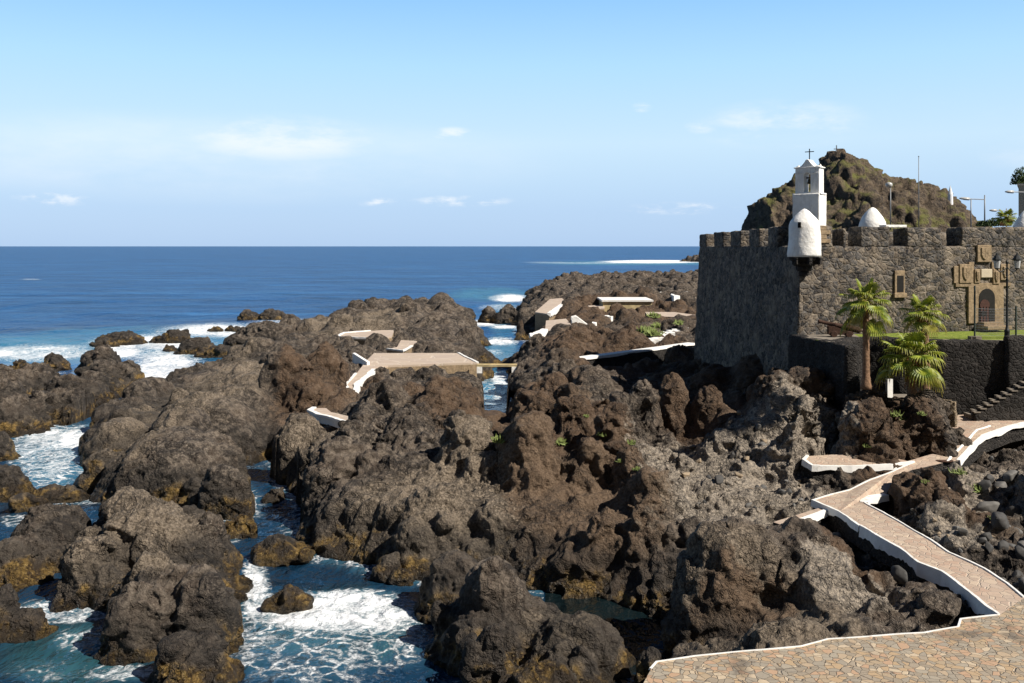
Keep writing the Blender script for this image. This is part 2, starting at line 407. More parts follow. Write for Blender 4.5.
def rough_up(V, Q, amp, voxel, knob=1.0, seed=0, smz=None):
    """displace a smooth rock body into clinkery lava"""
    wls = [(3.6, .50), (1.7, .30), (.8, .17), (.38, .085), (.2, .045)]
    V = smooth_mesh(V, Q, 3 if voxel < .3 else 1)
    N = normals(V, Q)
    sz = zone_w(V, SMOOTHZ) if smz is None else smz
    sm = amp * (1 - .3 * sz); knob = knob * (1 - .45 * sz)
    wp = V + np.stack([perlin(V, 1.4, 31), perlin(V, 1.4, 32), perlin(V, 1.4, 33)], 1) * .35
    d = np.zeros(len(V), np.float32)
    for k, (wl, a) in enumerate(wls):
        if wl < voxel * 2.2: break
        nz = perlin(wp, wl, seed + k)
        d += a * ((np.abs(nz) * 2.1 - .55) * .8 + nz * .5) if k in (0, 1, 3) else a * 1.35 * ((.5 - np.abs(nz) * 2.1) + nz * .3)
        if k == 1:
            V = V + N * (d * sm)[:, None]; N = normals(V, Q); d[:] = 0
    for sc_, am in (((1.7, .36), (.62, .12)) if voxel < .3 else ((5.0, .9), (2.2, .55))):
        if sc_ < voxel * 4: continue
        v_, g_ = cells(wp, sc_, 5)
        d += am * knob * (v_ - .5) * np.clip(g_ / .16, 0, 1) - am * .55 * knob * np.exp(-g_ / .06)
    V = V + N * (d * sm)[:, None]
    return V.astype(np.float32)
def finish_rock(name, V, Q, keep=None, zcut=-.9):
    fk = V[Q].mean(1)[:, 2] > zcut
    if keep is not None: fk &= keep(V[Q].mean(1))
    Q = Q[fk]
    used = np.zeros(len(V), bool); used[Q.ravel()] = True
    idx = np.cumsum(used) - 1
    V = V[used]; Q = idx[Q]
    o = np_mesh(name, V, Q, ROCK, True)
    add_attr(o, 'zone', np.stack([zone_w(V, RUST), zone_w(V, PALE), zone_w(V, BRN)], 1))
    return o
def outcrop(name, label, lumps, voxel=.1, amp=.7, knob=1., seed=0, cat='rock', group=None, extra=0):
    parts = []
    r0 = random.Random(seed + 5)
    for l in lumps:
        rot = r0.uniform(-.25, .25)
        parts.append(lump_mesh(l['c'], l['r'], rot, 3, 2.5, .28))
        cx, cy, cz = l['c']; rx, ry, rz = l['r']
        if l['sk']:
            parts.append(lump_mesh((cx, cy, -.1), (rx * 1.03 + .1, ry * 1.03 + .1, .45), rot, 3))
        for _ in range(extra):
            a = r0.uniform(0, 2 * math.pi); e = r0.uniform(0, 1.2); q = r0.uniform(.18, .4)
            parts.append(lump_mesh((cx + rx * .85 * math.cos(a) * math.cos(e), cy + ry * .85 * math.sin(a) * math.cos(e), cz + rz * .8 * math.sin(e)), (rx * q, ry * q, rz * q * 1.1), a, 2))
    V, Q = voxelise(parts, voxel)
    V = rough_up(V, Q, amp, voxel, knob, seed, 0.)
    if name == 'rock_outcrop':
        for c_ in CHAN: V[in_poly(V[:, 0], V[:, 1], c_), 2] = np.minimum(V[in_poly(V[:, 0], V[:, 1], c_), 2], -.6)
    o = finish_rock(name, V, Q)
    return tag(o, label, cat, group)

LUMPS = [L(105, 258, 428, 508, 0, .9), L(150, 275, 395, 470, 0, 1.0), L(310, 480, 492, 558, 0, .8), L(786, 835, 366, 402, 5.4, .6), L(760, 800, 372, 400, 5.0, .6), L(304, 425, 482, 553, 0, .75), L(390, 480, 484, 567, 0, .7), L(297, 396, 438, 506, 1.2, .7), L(266, 338, 412, 478, .4, .7), L(400, 497, 482, 545, .8, .7), L(272, 304, 440, 508, 0, .6, False),
         L(432, 500, 413, 477, 2.7, .7), L(497, 568, 424, 500, 2.3, .8), L(556, 615, 438, 520, 1.5, .8), L(470, 530, 512, 575, 0, .8), L(520, 575, 508, 575, 0, .8), L(570, 630, 512, 598, 0, .7), L(615, 672, 500, 600, 0, .7),
         L(352, 420, 381, 425, 2.6, .8), L(405, 470, 383, 425, 2.8, .8), L(460, 512, 404, 430, 2.4, .8), L(372, 392, 366, 378, 2.3, .5), L(380, 440, 405, 450, 2.8, .8), L(330, 380, 420, 455, 2.6, .8), L(505, 560, 392, 440, 3.6, .8), L(545, 600, 395, 450, 3.4, .8), L(590, 640, 410, 470, 3, .8), L(610, 660, 450, 500, 2.6, .8), L(630, 690, 470, 520, 2.4, .8),
         L(627, 661, 378, 445, 2.6, .9), L(656, 690, 373, 440, 2.6, .9), L(689, 729, 384, 445, 2.5, .8), L(556, 622, 364, 415, 3.0, .9), L(607, 644, 396, 440, 2.9, .8), L(728, 795, 357, 398, 3.9, .7), L(745, 815, 420, 472, 2.3, .8), L(780, 840, 375, 420, 3.8, .8), L(815, 860, 392, 445, 3.2, .7), L(700, 745, 405, 450, 2.4, .8),
         L(510, 545, 354, 402, .3, .9), L(535, 580, 352, 390, 2.5, .8), L(512, 545, 388, 420, 2.4, .8), L(690, 760, 430, 470, 2.2, .5), L(720, 770, 462, 492, 2.2, .5), L(660, 705, 455, 490, 2.2, .6), L(770, 810, 480, 500, 2.2, .5),
         L(662, 775, 533, 652, .8, .85), L(735, 872, 524, 640, 1.2, .85), L(790, 880, 560, 640, 1.6, .8), L(850, 900, 590, 634, 2.0, .8), L(890, 960, 596, 632, 2.1, .5), L(700, 800, 520, 600, 2.2, .6),
         L(889, 960, 468, 522, 2.5, .8), L(913, 985, 498, 548, 2.3, .8), L(975, 1020, 517, 548, 2.3, .8), L(970, 1050, 462, 500, 2.7, .8), L(1020, 1090, 455, 520, 2.7, .8), L(940, 985, 462, 500, 2.6, .8), L(880, 920, 515, 535, 2.4, .6),
         L(368, 432, 304, 320, 1.2, .5), L(410, 474, 302, 324, .4, .5), L(322, 360, 312, 340, 1.4, .6), L(345, 388, 314, 334, 1.8, .5), L(395, 452, 325, 345, 1.6, .5), L(448, 485, 327, 358, .3, .8), L(405, 452, 338, 353, 2.2, .5),
         L(262, 312, 344, 418, 1.6, .9), L(298, 352, 344, 395, 2.0, .8), L(280, 345, 374, 412, 2.3, .8), L(330, 352, 360, 395, 2.3, .8),
         L(213, 268, 361, 392, .6, 1.1), L(167, 214, 370, 395, 0, .8), L(190, 285, 382, 448, .5, 1.0), L(163, 198, 388, 424, .3, .8), L(132, 165, 404, 430, .2, .8), L(83, 152, 420, 464, .2, 1.0), L(146, 224, 408, 482, .2, 1.1), L(79, 124, 451, 490, 0, .8), L(106, 180, 452, 506, 0, .7), L(162, 220, 450, 498, .1, .7), L(197, 256, 473, 521, 0, .7), L(218, 258, 516, 538, 0, .5), L(162, 205, 510, 534, 0, .5), L(175, 215, 480, 510, 0, .6)]
# background ridge by the sea
LUMPS += [L(523, 548, 289, 306, 0, .6), L(540, 575, 286, 300, 2, .5), L(566, 590, 280, 296, 2.5, .5), L(580, 600, 280, 294, 3, .5), L(596, 622, 281, 298, 3, .5), L(618, 648, 277, 296, 3, .5), L(640, 668, 274.5, 296, 3, .5), L(662, 690, 279, 296, 3, .5), L(684, 712, 277, 292, 3, .5), L(604, 630, 290, 300, 3.3, .5), L(515, 528, 318, 340, 0, .8),
          L(605, 645, 304, 332, 3.4, .7), L(570, 606, 306, 318, 3, .6), L(655, 690, 299, 312, 3.4, .6), L(674, 700, 306, 322, 3.6, .6), L(560, 610, 328, 352, 3.4, .6), L(600, 660, 330, 352, 3.6, .6), L(548, 580, 333, 356, 3.0, .7), L(640, 665, 318, 336, 3.5, .6), L(520, 548, 342, 356, 1.5, .7), L(590, 616, 316, 330, 3.2, .7)]

PLAZA = W([(651, 669), (657, 662), (696, 656), (760, 650), (801, 646), (827, 639), (902, 634), (925, 633), (959, 627), (961, 619), (1000, 615)], 3.0)
PATH_L = [(1000, 615), (979, 601), (965, 590), (952, 578), (942, 572), (918, 563), (900, 549), (886, 541), (860, 526), (839, 512), (813, 500), (850, 490), (871, 480), (892, 472), (914, 462)]
PATH_MID = [(908, 461), (939, 452), (944, 439), (952, 424), (958, 415)]
PATH_R = [(1024, 598), (1008, 584), (984, 569), (950, 553), (931, 540), (902, 524), (865, 503), (866, 498), (886, 495), (893, 480), (912, 470), (935, 465), (947, 462)]
PATH_R2 = [(947, 462), (959, 461), (971, 447), (984, 436), (1010, 426), (1040, 420)]
PATH_T = [(1040, 412), (1005, 418), (985, 422), (972, 414)]
SIDE = [(914, 462), (892, 465), (852, 467), (813, 466), (804, 460), (808, 456), (840, 454), (870, 452), (908, 461)]
def up(pts, f=path_z): return [U(x, y, f(y)) for x, y in pts]
path_poly = up(PATH_L) + up(PATH_MID) + up(list(reversed(PATH_T))) + up(list(reversed(PATH_R2)))[0:] + up(list(reversed(PATH_R)))
path_poly_end = [(22.0, 27.6, 3.0)]
DECK = up([(374, 353), (458, 353), (477, 362.5), (388, 365.5), (367, 368.5), (367, 360)], lambda y: 2.8)
DPATH = up([(367, 360), (374, 366), (374.5, 370), (357, 385), (356, 393), (350, 396), (346, 385), (356, 374)], lambda y: 2.8)
LPATH = up([(309, 411), (314, 408), (326, 408), (331, 412), (348, 416), (347, 423), (332, 418), (319, 415)], lambda y: 3.3)
DECK2 = up([(337, 337), (344, 333), (370, 331), (382, 330), (394, 330), (392, 336), (382, 339), (356, 338)], lambda y: 3.0)
DECK3 = up([(387, 349), (397, 347), (401, 340), (417, 341), (412, 346), (403, 351)], lambda y: 2.9)
WH1 = up([(535, 312), (550, 299), (562, 298), (566, 302), (549, 314)], lambda y: 3.8)
WH2 = up([(546, 320.5), (566, 318.6), (574, 328), (559, 329), (533, 340), (532, 337), (545, 332)], lambda y: 3.6)
POOLD = up([(603, 300), (652, 300), (652, 302.5), (603, 301.5)], lambda y: 4.6)
FLAT1 = up([(645, 312), (674, 312), (697, 315), (697, 318), (676, 317), (648, 316)], lambda y: 4.2)
FLAT2 = up([(588, 305.5), (605, 305), (604, 308.5), (590, 308.5)], lambda y: 4.0)
STEPP = up([(773, 522), (822, 507), (827, 510), (785, 526)], lambda y: 2.85)
lawn_poly = [(16.9, 60.4), (18.15, 53.6), (18.45, 53.6), (18.95, 57.2), (20.6, 58.6), (22.4, 57.6), (24.6, 56.7), (27.6, 56.1), (32, 56), (46, 56), (46, 70), (17.4, 62)]
PLAZA_FULL = PLAZA + [U(1024, 598, 3)[:2], (20, 28), (36, 24), (36, 8), (3.0, 8), (3.1, 24.5)]
CLEAR += [(PLAZA_FULL, 2.5, 2.8)]
CLEAR += [([p[:2] for p in path_poly] + [(16, 27), (22, 24)], None, None)]
for poly, z in ((DECK, 2.8), (DPATH, 2.8), (LPATH, 3.3), (DECK2, 3.0), (DECK3, 2.9), (WH1, 3.8), (WH2, 3.6), (FLAT1, 4.2), (FLAT2, 4.0), (STEPP, 2.55), (up(SIDE), 3.5)):
    CLEAR.append(([p[:2] for p in poly], z - .35, z - .12))
CLEAR.append(([U(x, y, 3.4)[:2] for x, y in ((572, 363), (640, 355), (698, 347), (699, 356), (650, 366), (590, 376))], 2.7, 3.1))
CLEAR.append(([U(x, y, 4.1)[:2] for x, y in ((573, 358), (698, 342), (697, 346), (575, 362))], 3.2, 3.7))
CHAN = [W([(150, 348), (206, 350), (205, 357), (166, 370), (158, 384), (128, 402), (112, 419), (84, 424), (76, 442), (80, 482), (22, 480), (20, 442), (60, 429), (100, 410), (138, 391), (150, 372)]),
        W([(238, 464), (256, 464), (276, 484), (303, 512), (292, 543), (262, 540), (256, 520), (259, 496), (240, 478)])]
for c_ in CHAN: CLEAR.append((c_, -1.6, -.6))
for ya_, yb_, zc_ in ((53, 60, 4.0), (60, 66, 3.2), (66, 72, 2.4), (72, 79, 1.3), (79, 100, -.7)):
    CLEAR.append(([(UY(485.5, ya_), ya_), (UY(506.5, ya_), ya_), (UY(507, yb_), yb_), (UY(485.5, yb_), yb_)], zc_ - .6, zc_))
CLEAR.append(([U(x, y, 1.5)[:2] for x, y in ((487, 378), (506, 378), (507, 398), (488, 398))], -1.8, -.6))
CLEAR.append(([U(x, y, 2.0)[:2] for x, y in ((392, 367), (474, 365), (476, 376), (394, 378))], 1.0, 1.9))
CLEAR.append(([U(x, y, 0)[:2] for x, y in ((230, 357.5), (274, 358), (284, 353), (262, 348), (238, 349))], -1.6, -.5))
CLEAR.append((lawn_poly, 5.5, 7.5))
CLEAR.append((up([(850, 400), (872, 391), (925, 393), (951, 404), (948, 412), (900, 410)], lambda y: 5.6), 5.0, 5.5))
CLEAR[-1] = ([p[:2] for p in CLEAR[-1][0]], 5.0, 5.5)
def clear_limit(X, Y, which, pad):
    lim = np.full(X.shape, 99.)
    for poly, zb, za in CLEAR:
        ins = in_poly(X, Y, poly) | (poly_dist(X, Y, poly) < pad)
        if zb is None:
            z = 3.0 + 1.5 * np.clip((495 - (HZ + (EYE - 3.3) * F / np.maximum(Y, 5))) / 75, 0, 1) - (.5 if which == 0 else .2)
        else: z = zb if which == 0 else za
        lim = np.where(ins, np.minimum(lim, z), lim)
    return lim

def build_land():
    jobs = [('lava_shore', -32, 34, 22, 62, .085, .5), ('lava_headland', -45, 42, 59.5, 121, .2, .7), ('lava_headland', -60, 110, 114, 330, .5, 1.6)]
    rr = np.random.default_rng(3)
    for ji, (name, xa, xb, ya, yb, vox, g) in enumerate(jobs):
        xs = np.arange(xa - 2, xb + 2 + g, g); ys = np.arange(ya - 2, yb + 2 + g, g)
        X, Y = np.meshgrid(xs, ys); H = Hfield(X, Y)
        lim = clear_limit(X, Y, 0, g * .7); H = np.minimum(H, lim)
        ny, nx = X.shape
        T = np.stack([X, Y, H], -1).reshape(-1, 3); B = T.copy(); B[:, 2] = -3.5
        i = np.arange(ny * nx).reshape(ny, nx); n = ny * nx
        a, b, c, d = i[:-1, :-1].ravel(), i[:-1, 1:].ravel(), i[1:, 1:].ravel(), i[1:, :-1].ravel()
        Fc = [np.stack([a, b, c], 1), np.stack([a, c, d], 1), np.stack([a, c, b], 1) + n, np.stack([a, d, c], 1) + n]
        for edge in (i[0, :], i[:, -1], i[-1, ::-1], i[::-1, 0]):
            e0, e1 = edge[:-1], edge[1:]
            Fc += [np.stack([e0, e0 + n, e1 + n], 1), np.stack([e0, e1 + n, e1], 1)]
        parts = [(np.concatenate([T, B]), np.concatenate(Fc))]
        for k, l in enumerate(LUMPS):
            cx, cy, cz = l['c']; rx, ry, rz = l['r']
            if cy < ya - 2 or cy > yb + 2: continue
            rot = ((k * 37) % 11 - 5) * .05
            parts.append(lump_mesh(l['c'], l['r'], rot, 3, 2.4, .22))
            if l['sk']: parts.append(lump_mesh((cx, cy, -.1), (rx * 1.02 + .1, ry * 1.02 + .1, .5), rot, 3))
        # loose clinker knobs
        dens = (1000, 1000, 2200)[ji]; smin, smax = ((.35, 1.25), (.5, 2.0), (.9, 3.2))[ji]
        px = rr.uniform(xa, xb, dens * 3); py = rr.uniform(ya, yb, dens * 3) if ji < 2 else ya + (yb - ya) * rr.uniform(0, 1, dens * 3) ** 1.4
        hz = Hfield(px, py); ok = (hz > .75) & (zone_w(np.stack([px, py, hz], 1), SMOOTHZ) < rr.uniform(.02, 1.3, len(px))) & (clear_limit(px, py, 0, 1.0) > 90) & (np.abs(px) < py * .56 + 3)
        px, py, hz = px[ok][:dens], py[ok][:dens], hz[ok][:dens]
        pal = zone_w(np.stack([px, py, hz], 1), PALE)
        for x, y, z, q in zip(px, py, hz, pal):
            s = smin + (smax - smin) * rr.uniform() ** 2
            if q > .3: s *= .55
            parts.append(lump_mesh((x, y, z - s * .25), (s * rr.uniform(.7, 1.2), s * rr.uniform(.7, 1.2), s * rr.uniform(.55, .95)), rr.uniform(0, 3), 2, 3.2, .45))
        V, Q = voxelise(parts, vox)
        V = rough_up(V, Q, (.95, .95, .95)[ji], vox, 1.0, 0)
        lim = clear_limit(V[:, 0], V[:, 1], 1, .12)
        V[:, 2] = np.minimum(V[:, 2], lim)
        lo, hi = ya, yb
        # sea side pieces stay, ground well below water goes
        o = finish_rock(name, V, Q)
        tag(o, kind='structure')
        print('land', name, len(o.data.polygons))
build_land()
# ---------------------------------------------------------------- rocks standing in the water
outcrop('rock_outcrop', 'large grey-brown rock outcrop with weedy foot in the bottom left corner of the bay',
        [L(78, 222, 503, 600, 0, .9), L(110, 225, 560, 655, 0, .8), L(88, 168, 496, 552, .8, .9), L(130, 235, 512, 582, .5, 1.0), L(170, 246, 562, 602, 0, .9), L(12, 95, 501, 560, .5, 1.0), L(56, 130, 535, 606, .2, 1.0), L(-30, 60, 538, 594, 0, 1.0),
         L(116, 186, 548, 614, .8, .7), L(102, 194, 576, 664, 0, .7), L(160, 238, 574, 660, 0, .7), L(138, 246, 642, 692, 0, .45), L(60, 140, 560, 612, 0, .6), L(200, 247, 580, 600, 0, .5)], .07, .75, .8, 11, extra=3)
outcrop('rock_outcrop', 'dark rock shelf covered in yellow weed at the left edge beyond the foaming channel',
        [L(85, 123, 346, 372, .2, .9), L(40, 67, 355, 370, .2, .9), L(9, 31, 360, 372, .2, .9), L(79, 138, 362, 388, 0, 1.2), L(-5, 47, 368, 404, .1, 1.4), L(44, 117, 375, 408, 0, 1.4), L(-20, 53, 394, 437, 0, 1.3),
         L(38, 98, 389, 426, 0, 1.3), L(-60, 10, 362, 425, 0, 1.4), L(100, 136, 378, 391, 0, 1.), L(110, 143, 367, 384, 0, 1.0), L(20, 60, 366, 392, 0, 1.2)], .13, .95, 1.3, 12, extra=5)
outcrop('rock_outcrop', 'grey ridge of two rounded rock humps beside the dark pool in the bottom centre',
        [L(430, 575, 590, 672, 0, .8), L(413, 492, 556, 620, 0, .8), L(450, 547, 562, 662, 0, .75), L(505, 560, 600, 640, .3, .8), L(515, 628, 612, 684, 0, .7), L(470, 520, 625, 690, 0, .6), L(500, 580, 660, 700, 0, .6), L(560, 605, 645, 690, 0, .7)], .06, .62, .75, 13, extra=3)
SMALL = [('low brown rock awash behind the left weedy shelf', [L(95, 146, 330.5, 344, 0, .5), L(92, 118, 339, 346, 0, .5)], .16),
         ('dark pointed rock in the surf right of the low brown one', [L(158, 193, 328, 342, 0, .6), L(150, 172, 334, 342, 0, .5)], .16),
         ('dark rounded rock in white foam below the far surf rocks', [L(175, 216, 337, 354, 0, .7), L(200, 240, 347, 357, 0, .5)], .13),
         ('broad dark rock on the seaward side of the small tidal pool', [L(226, 302, 322, 350, 0, .55), L(245, 285, 321, 345, .3, .6), L(222, 260, 336, 352, 0, .5), L(285, 330, 326, 348, 0, .5)], .14),
         ('farthest small brown rock standing in the surf', [L(237, 262, 311, 321, 0, .6), L(258, 291, 309, 321, 0, .5)], .2),
         ('tiny flat rock just breaking the surf, left of a slightly larger one', [L(207, 221, 327, 330.5, 0, .5)], .14),
         ('small flat rock breaking the surf in front of the farthest rock', [L(225, 244, 326, 330.5, 0, .5)], .14),
         ('small dark sliver of rock awash left of the rounded foam-ringed rock', [L(163, 178, 345, 351, 0, .5)], .12),
         ('small weed-covered brown rock in the left channel', [L(128, 160, 388, 403, 0, .6), L(146, 163, 391, 402, 0, .6)], .1),
         ('brown weedy rock alone in the channel left of the grey cliff', [L(263, 311, 540, 561, 0, .7)], .05),
         ('small dark wet rock ringed by foam in the bottom bay', [L(268, 308, 589, 609, 0, .7)], .045),
         ('pair of brown weedy rocks at the foot of the grey cliff', [L(371, 408, 551, 578, 0, .8), L(396, 414, 570, 582, 0, .8)], .05),
         ('small brown rock in the shaded part of the channel', [L(262, 285, 486, 502, 0, .7)], .06),
         ('weedy rock at the left frame edge level with the foaming channel', [L(-14, 15, 433, 462, 0, .8)], .09),
         ('dark rock hump at the left frame edge above the tan ledge', [L(-20, 34, 464, 500, 0, .7), L(0, 30, 474, 494, 0, .7)], .08),
         ('low tan weed-covered ledge crossing the left channel', [L(28, 88, 486, 500, 0, .35), L(10, 55, 492, 512, 0, .4)], .08),
         ('dark weedy rock at the left frame edge beside the green-tinged bay', [L(-24, 24, 581, 640, 0, .8), L(0, 50, 606, 640, 0, .6)], .06),
         ('small pale boulder wedged between the dark pool and the plaza corner', [L(633, 668, 652, 684, .2, .8)], .05),
         ('low dark rock island at the sea mouth of the narrow channel', [L(478, 500, 306, 322, 0, .6), L(494, 522, 305, 323, 0, .6)], .2),
         ('faraway black reef beyond the castle with surf breaking on it', [L(680, 700, 257, 261.5, 0, .5), L(690, 714, 254.5, 261.8, 0, .5), L(708, 760, 256, 262, 0, .5)], .9)]
for k, (lab, lumps, vox) in enumerate(SMALL):
    outcrop('sea_rock', lab, lumps, vox, .55 if vox < .12 else .9 if vox < .5 else 4, .8, 20 + k, extra=3)
outcrop('rock_mound', 'rugged brown lava mound that the palms grow on, beside the paved path',
        [L(834, 905, 404, 468, 3.4, .75), L(880, 953, 400, 463, 3.4, .8), L(893, 957, 405, 452, 3.8, .9), L(850, 900, 398, 452, 3.9, .9), L(862, 925, 398, 450, 3.6, .7), L(838, 875, 395, 440, 4.0, .8), L(845, 892, 387, 440, 4.0, .9), L(900, 948, 408, 450, 3.6, .8)], .055, .85, 1.1, 50, extra=8)
# ---------------------------------------------------------------- sea
def mat_water():
    t = NT('sea_water'); p = t.pos()
    at = t.n('ShaderNodeAttribute', attribute_name='foam').outputs['Color']
    s = t.n('ShaderNodeSeparateColor', {0: at}); foam, teal, far = s.outputs[0], s.outputs[1], s.outputs[2]
    st = t.n('ShaderNodeVectorMath', {0: p, 1: (1, .55, 1)}, operation='MULTIPLY').outputs[0]
    n0 = t.noise(st, .16, 5, .6, .8); n1 = t.noise(p, .9, 6, .7, 1.6); n2 = t.noise(p, 3.6, 5, .7, 1.0)
    v = t.n('ShaderNodeTexVoronoi', {'Vector': t.n('ShaderNodeVectorMath', {0: p, 1: t.n('ShaderNodeVectorMath', {0: t.n('ShaderNodeTexNoise', {'Vector': p, 'Scale': .7, 'Detail': 4}).outputs['Color'], 1: (2.2, 2.2, 2.2)}, operation='MULTIPLY').outputs[0]}, operation='ADD').outputs[0], 'Scale': 1.15}, feature='DISTANCE_TO_EDGE').outputs[0]
    web = t.rng(v, .16, .0)
    tex = t.math('ADD', t.math('MULTIPLY', n1, .75), t.math('ADD', t.math('MULTIPLY', t.math('ADD', t.math('MULTIPLY', n2, .5), t.math('MULTIPLY', t.noise(p, 11, 3, .6), .5)), .55), t.math('MULTIPLY', n0, .6)))
    tex = t.math('SUBTRACT', tex, .55)
    cov = t.math('ADD', t.math('SUBTRACT', tex, 1.), foam)
    solid = t.rng(cov, .02, .30)
    lace = t.math('MULTIPLY', t.rng(cov, -.24, .04), t.math('MULTIPLY', web, t.rng(n2, .36, .56)))
    fm = t.math('MAXIMUM', solid, t.math('MULTIPLY', lace, .85))
    # white caps far out
    cap = t.noise(t.n('ShaderNodeVectorMath', {0: p, 1: (.9, 2.6, 1)}, operation='MULTIPLY').outputs[0], .032, 6, .72, .3)
    fm = t.math('MAXIMUM', fm, t.math('MULTIPLY', t.rng(cap, .715, .77), t.math('MULTIPLY', far, .5)))
    sw = t.n('ShaderNodeVectorMath', {0: p, 1: (.35, 1.1, 1)}, operation='MULTIPLY').outputs[0]
    deep = t.mix(t.rng(t.noise(st, .015, 4, .6), .35, .65), (.005, .050, .160), (.007, .066, .20))
    sw2 = t.n('ShaderNodeVectorMath', {0: p, 1: (.22, 1, 1)}, operation='MULTIPLY').outputs[0]
    ns = t.noise(sw2, .045, 9, .82, .2)
    deep = t.mix(t.math('MULTIPLY', t.rng(ns, .50, .66), .75), deep, (.03, .15, .36))  # light and dark of the ripples painted into the sea colour
    deep = t.mix(t.math('MULTIPLY', t.rng(ns, .48, .34), .8), deep, (.0015, .018, .07))
    deep = t.mix(t.math('MULTIPLY', t.rng(t.noise(sw, .16, 6, .72), .44, .68), t.math('ADD', .3, t.math('MULTIPLY', far, .3))), deep, (.022, .11, .26))
    deep = t.mix(t.math('MULTIPLY', t.rng(t.noise(sw, .10, 5, .7), .52, .32), .7), deep, (.003, .024, .075))
    mur = t.rng(t.math('ADD', teal, t.math('MULTIPLY', t.math('SUBTRACT', n0, .5), .9)), .15, .95)
    yy = t.n('ShaderNodeSeparateXYZ', {0: p}).outputs[1]
    deep = t.mix(t.rng(yy, 110, 50), deep, (.006, .026, .055))
    base = t.mix(t.math('MULTIPLY', mur, .75), deep, t.mix(t.rng(yy, 62, 40), (.03, .155, .24), (.022, .075, .080)))
    base = t.mix(t.math('MULTIPLY', t.rng(foam, .25, .9), .3), base, (.12, .32, .42))
    base = t.mix(fm, base, (.78, .80, .82))
    base = t.mix(t.rng(foam, -.3, -.8), base, (.004, .009, .011))  # negative foam: pool shade painted into the water colour
    h = t.math('ADD', t.math('MULTIPLY', t.noise(st, 1.3, 3, .6, .4), .30), t.math('MULTIPLY', t.noise(st, .33, 4, .6, .3), .8))
    h = t.math('ADD', h, t.math('MULTIPLY', t.noise(st, .07, 3, .55), 2.2))
    h = t.math('ADD', h, t.math('MULTIPLY', fm, .05))
    nb = t.bump(h, 1.0, .8)
    rough = t.math('ADD', t.math('ADD', .12, t.math('MULTIPLY', far, .2)), t.math('MULTIPLY', fm, .6))
    return t.out(base, rough, nb, t.math('SUBTRACT', .30, t.math('MULTIPLY', t.rng(far, 0, .7), .28)))
def build_sea():
    pys = np.concatenate([np.linspace(246.35, 262, 34), np.arange(263, 700, 1.35)])
    Ys = np.concatenate([np.minimum(EYE * F / (pys - HZ), 45000), [26, 20, 12, 2]])
    cs = np.concatenate([[-2.5, -1.4, -.9], np.linspace(-.62, .72, 620), [.95, 1.4, 2.5]])
    X = cs[None, :] * np.maximum(Ys, 30)[:, None]; Y = np.repeat(Ys[:, None], len(cs), 1)
    P = np.stack([X.ravel(), Y.ravel(), np.zeros(X.size)], 1)
    near = np.clip(1.3 - P[:, 1] / 350, 0, 1)
    S = P * np.array([.6, 1, 1])
    z = (perlin(S, 9, 60) * .28 + perlin(S, 4.0, 61) * .16 + (.5 - np.abs(perlin(S, 2.2, 62))) * .13 + perlin(P, 1.0, 63) * .05) * near
    z += perlin(S, 22, 64) * .35 * np.clip(P[:, 1] / 120 - .6, 0, 1) * np.clip(1.5 - P[:, 1] / 600, 0, 1)
    P[:, 2] = z - .12
    px = 512 + P[:, 0] * F / P[:, 1]; py = HZ + EYE * F / P[:, 1]
    def blob(zs):
        w = np.zeros(len(P))
        for cx, cy, rx, ry, q in zs:
            d = ((px - cx) / rx) ** 2 + ((py - cy) / ry) ** 2
            w = np.maximum(w, q * np.clip(1.25 - d, 0, 1) ** .7)
        return w
    foam = blob([(40, 352, 80, 10, .75), (20, 375, 60, 14, .6), (150, 342, 70, 10, .85), (165, 370, 45, 30, .82), (230, 330, 90, 8, .8), (300, 322, 60, 5, .6), (120, 348, 30, 12, .9),
                 (48, 450, 46, 40, .72), (80, 440, 35, 18, .8), (30, 425, 40, 9, .8), (120, 425, 30, 16, .45), (110, 497, 80, 7, .72), (15, 520, 20, 8, .6),
                 (335, 612, 110, 26, .82), (350, 598, 75, 14, .84), (290, 640, 80, 22, .62), (255, 590, 18, 40, .75), (225, 535, 20, 10, .6), (300, 660, 100, 30, .52), (400, 640, 60, 30, .5), (60, 612, 60, 14, .74), (90, 640, 50, 16, .6), (120, 672, 40, 12, .7), (40, 668, 60, 16, .45),
                 (470, 680, 40, 14, .5), (255, 468, 18, 10, .45), (245, 458, 10, 6, .6),
                 (510, 298, 24, 5, .85), (500, 307, 26, 4, .6), (482, 322, 18, 4, .9), (505, 326, 18, 3, .8), (500, 341, 22, 5, .85), (492, 352, 14, 4, .6), (500, 380, 14, 12, .8), (500, 397, 10, 8, .8),
                 (655, 261.5, 62, 1.9, 1.05), (600, 263, 80, 1.3, .65), (30, 279, 14, 1.2, .6), (545, 262, 30, .8, .5), (105, 296, 60, .8, .42), (400, 268, 30, .7, .45)])
    edge = np.zeros(len(P))
    m = P[:, 1] < 340
    d = -sdist(P[m, 0], P[m, 1], COAST)
    edge[m] = np.clip(1 - d / 1.6, 0, 1) * .58 * (d > -1)
    foam = np.maximum(foam, edge)
    pool_shade = (px > 545) & (py > 570); foam[pool_shade & (px < 700)] = -1  # still pool over dark rock, its shade painted as near-black water
    teal = blob([(40, 348, 110, 18, .85), (200, 345, 100, 18, .7), (140, 333, 120, 9, .6), (490, 294, 50, 8, .7), (505, 320, 20, 20, .7), (500, 350, 20, 16, .8), (495, 385, 20, 25, .9), (60, 450, 60, 50, .6), (330, 620, 120, 45, .5), (70, 655, 90, 40, .75), (440, 640, 20, 40, .5), (640, 263, 110, 2.5, .9), (640, 260, 10, 1, .1)])
    far = np.clip(P[:, 1] / 150 - .4, 0, 1)
    ny, nx = X.shape; i = np.arange(ny * nx).reshape(ny, nx)
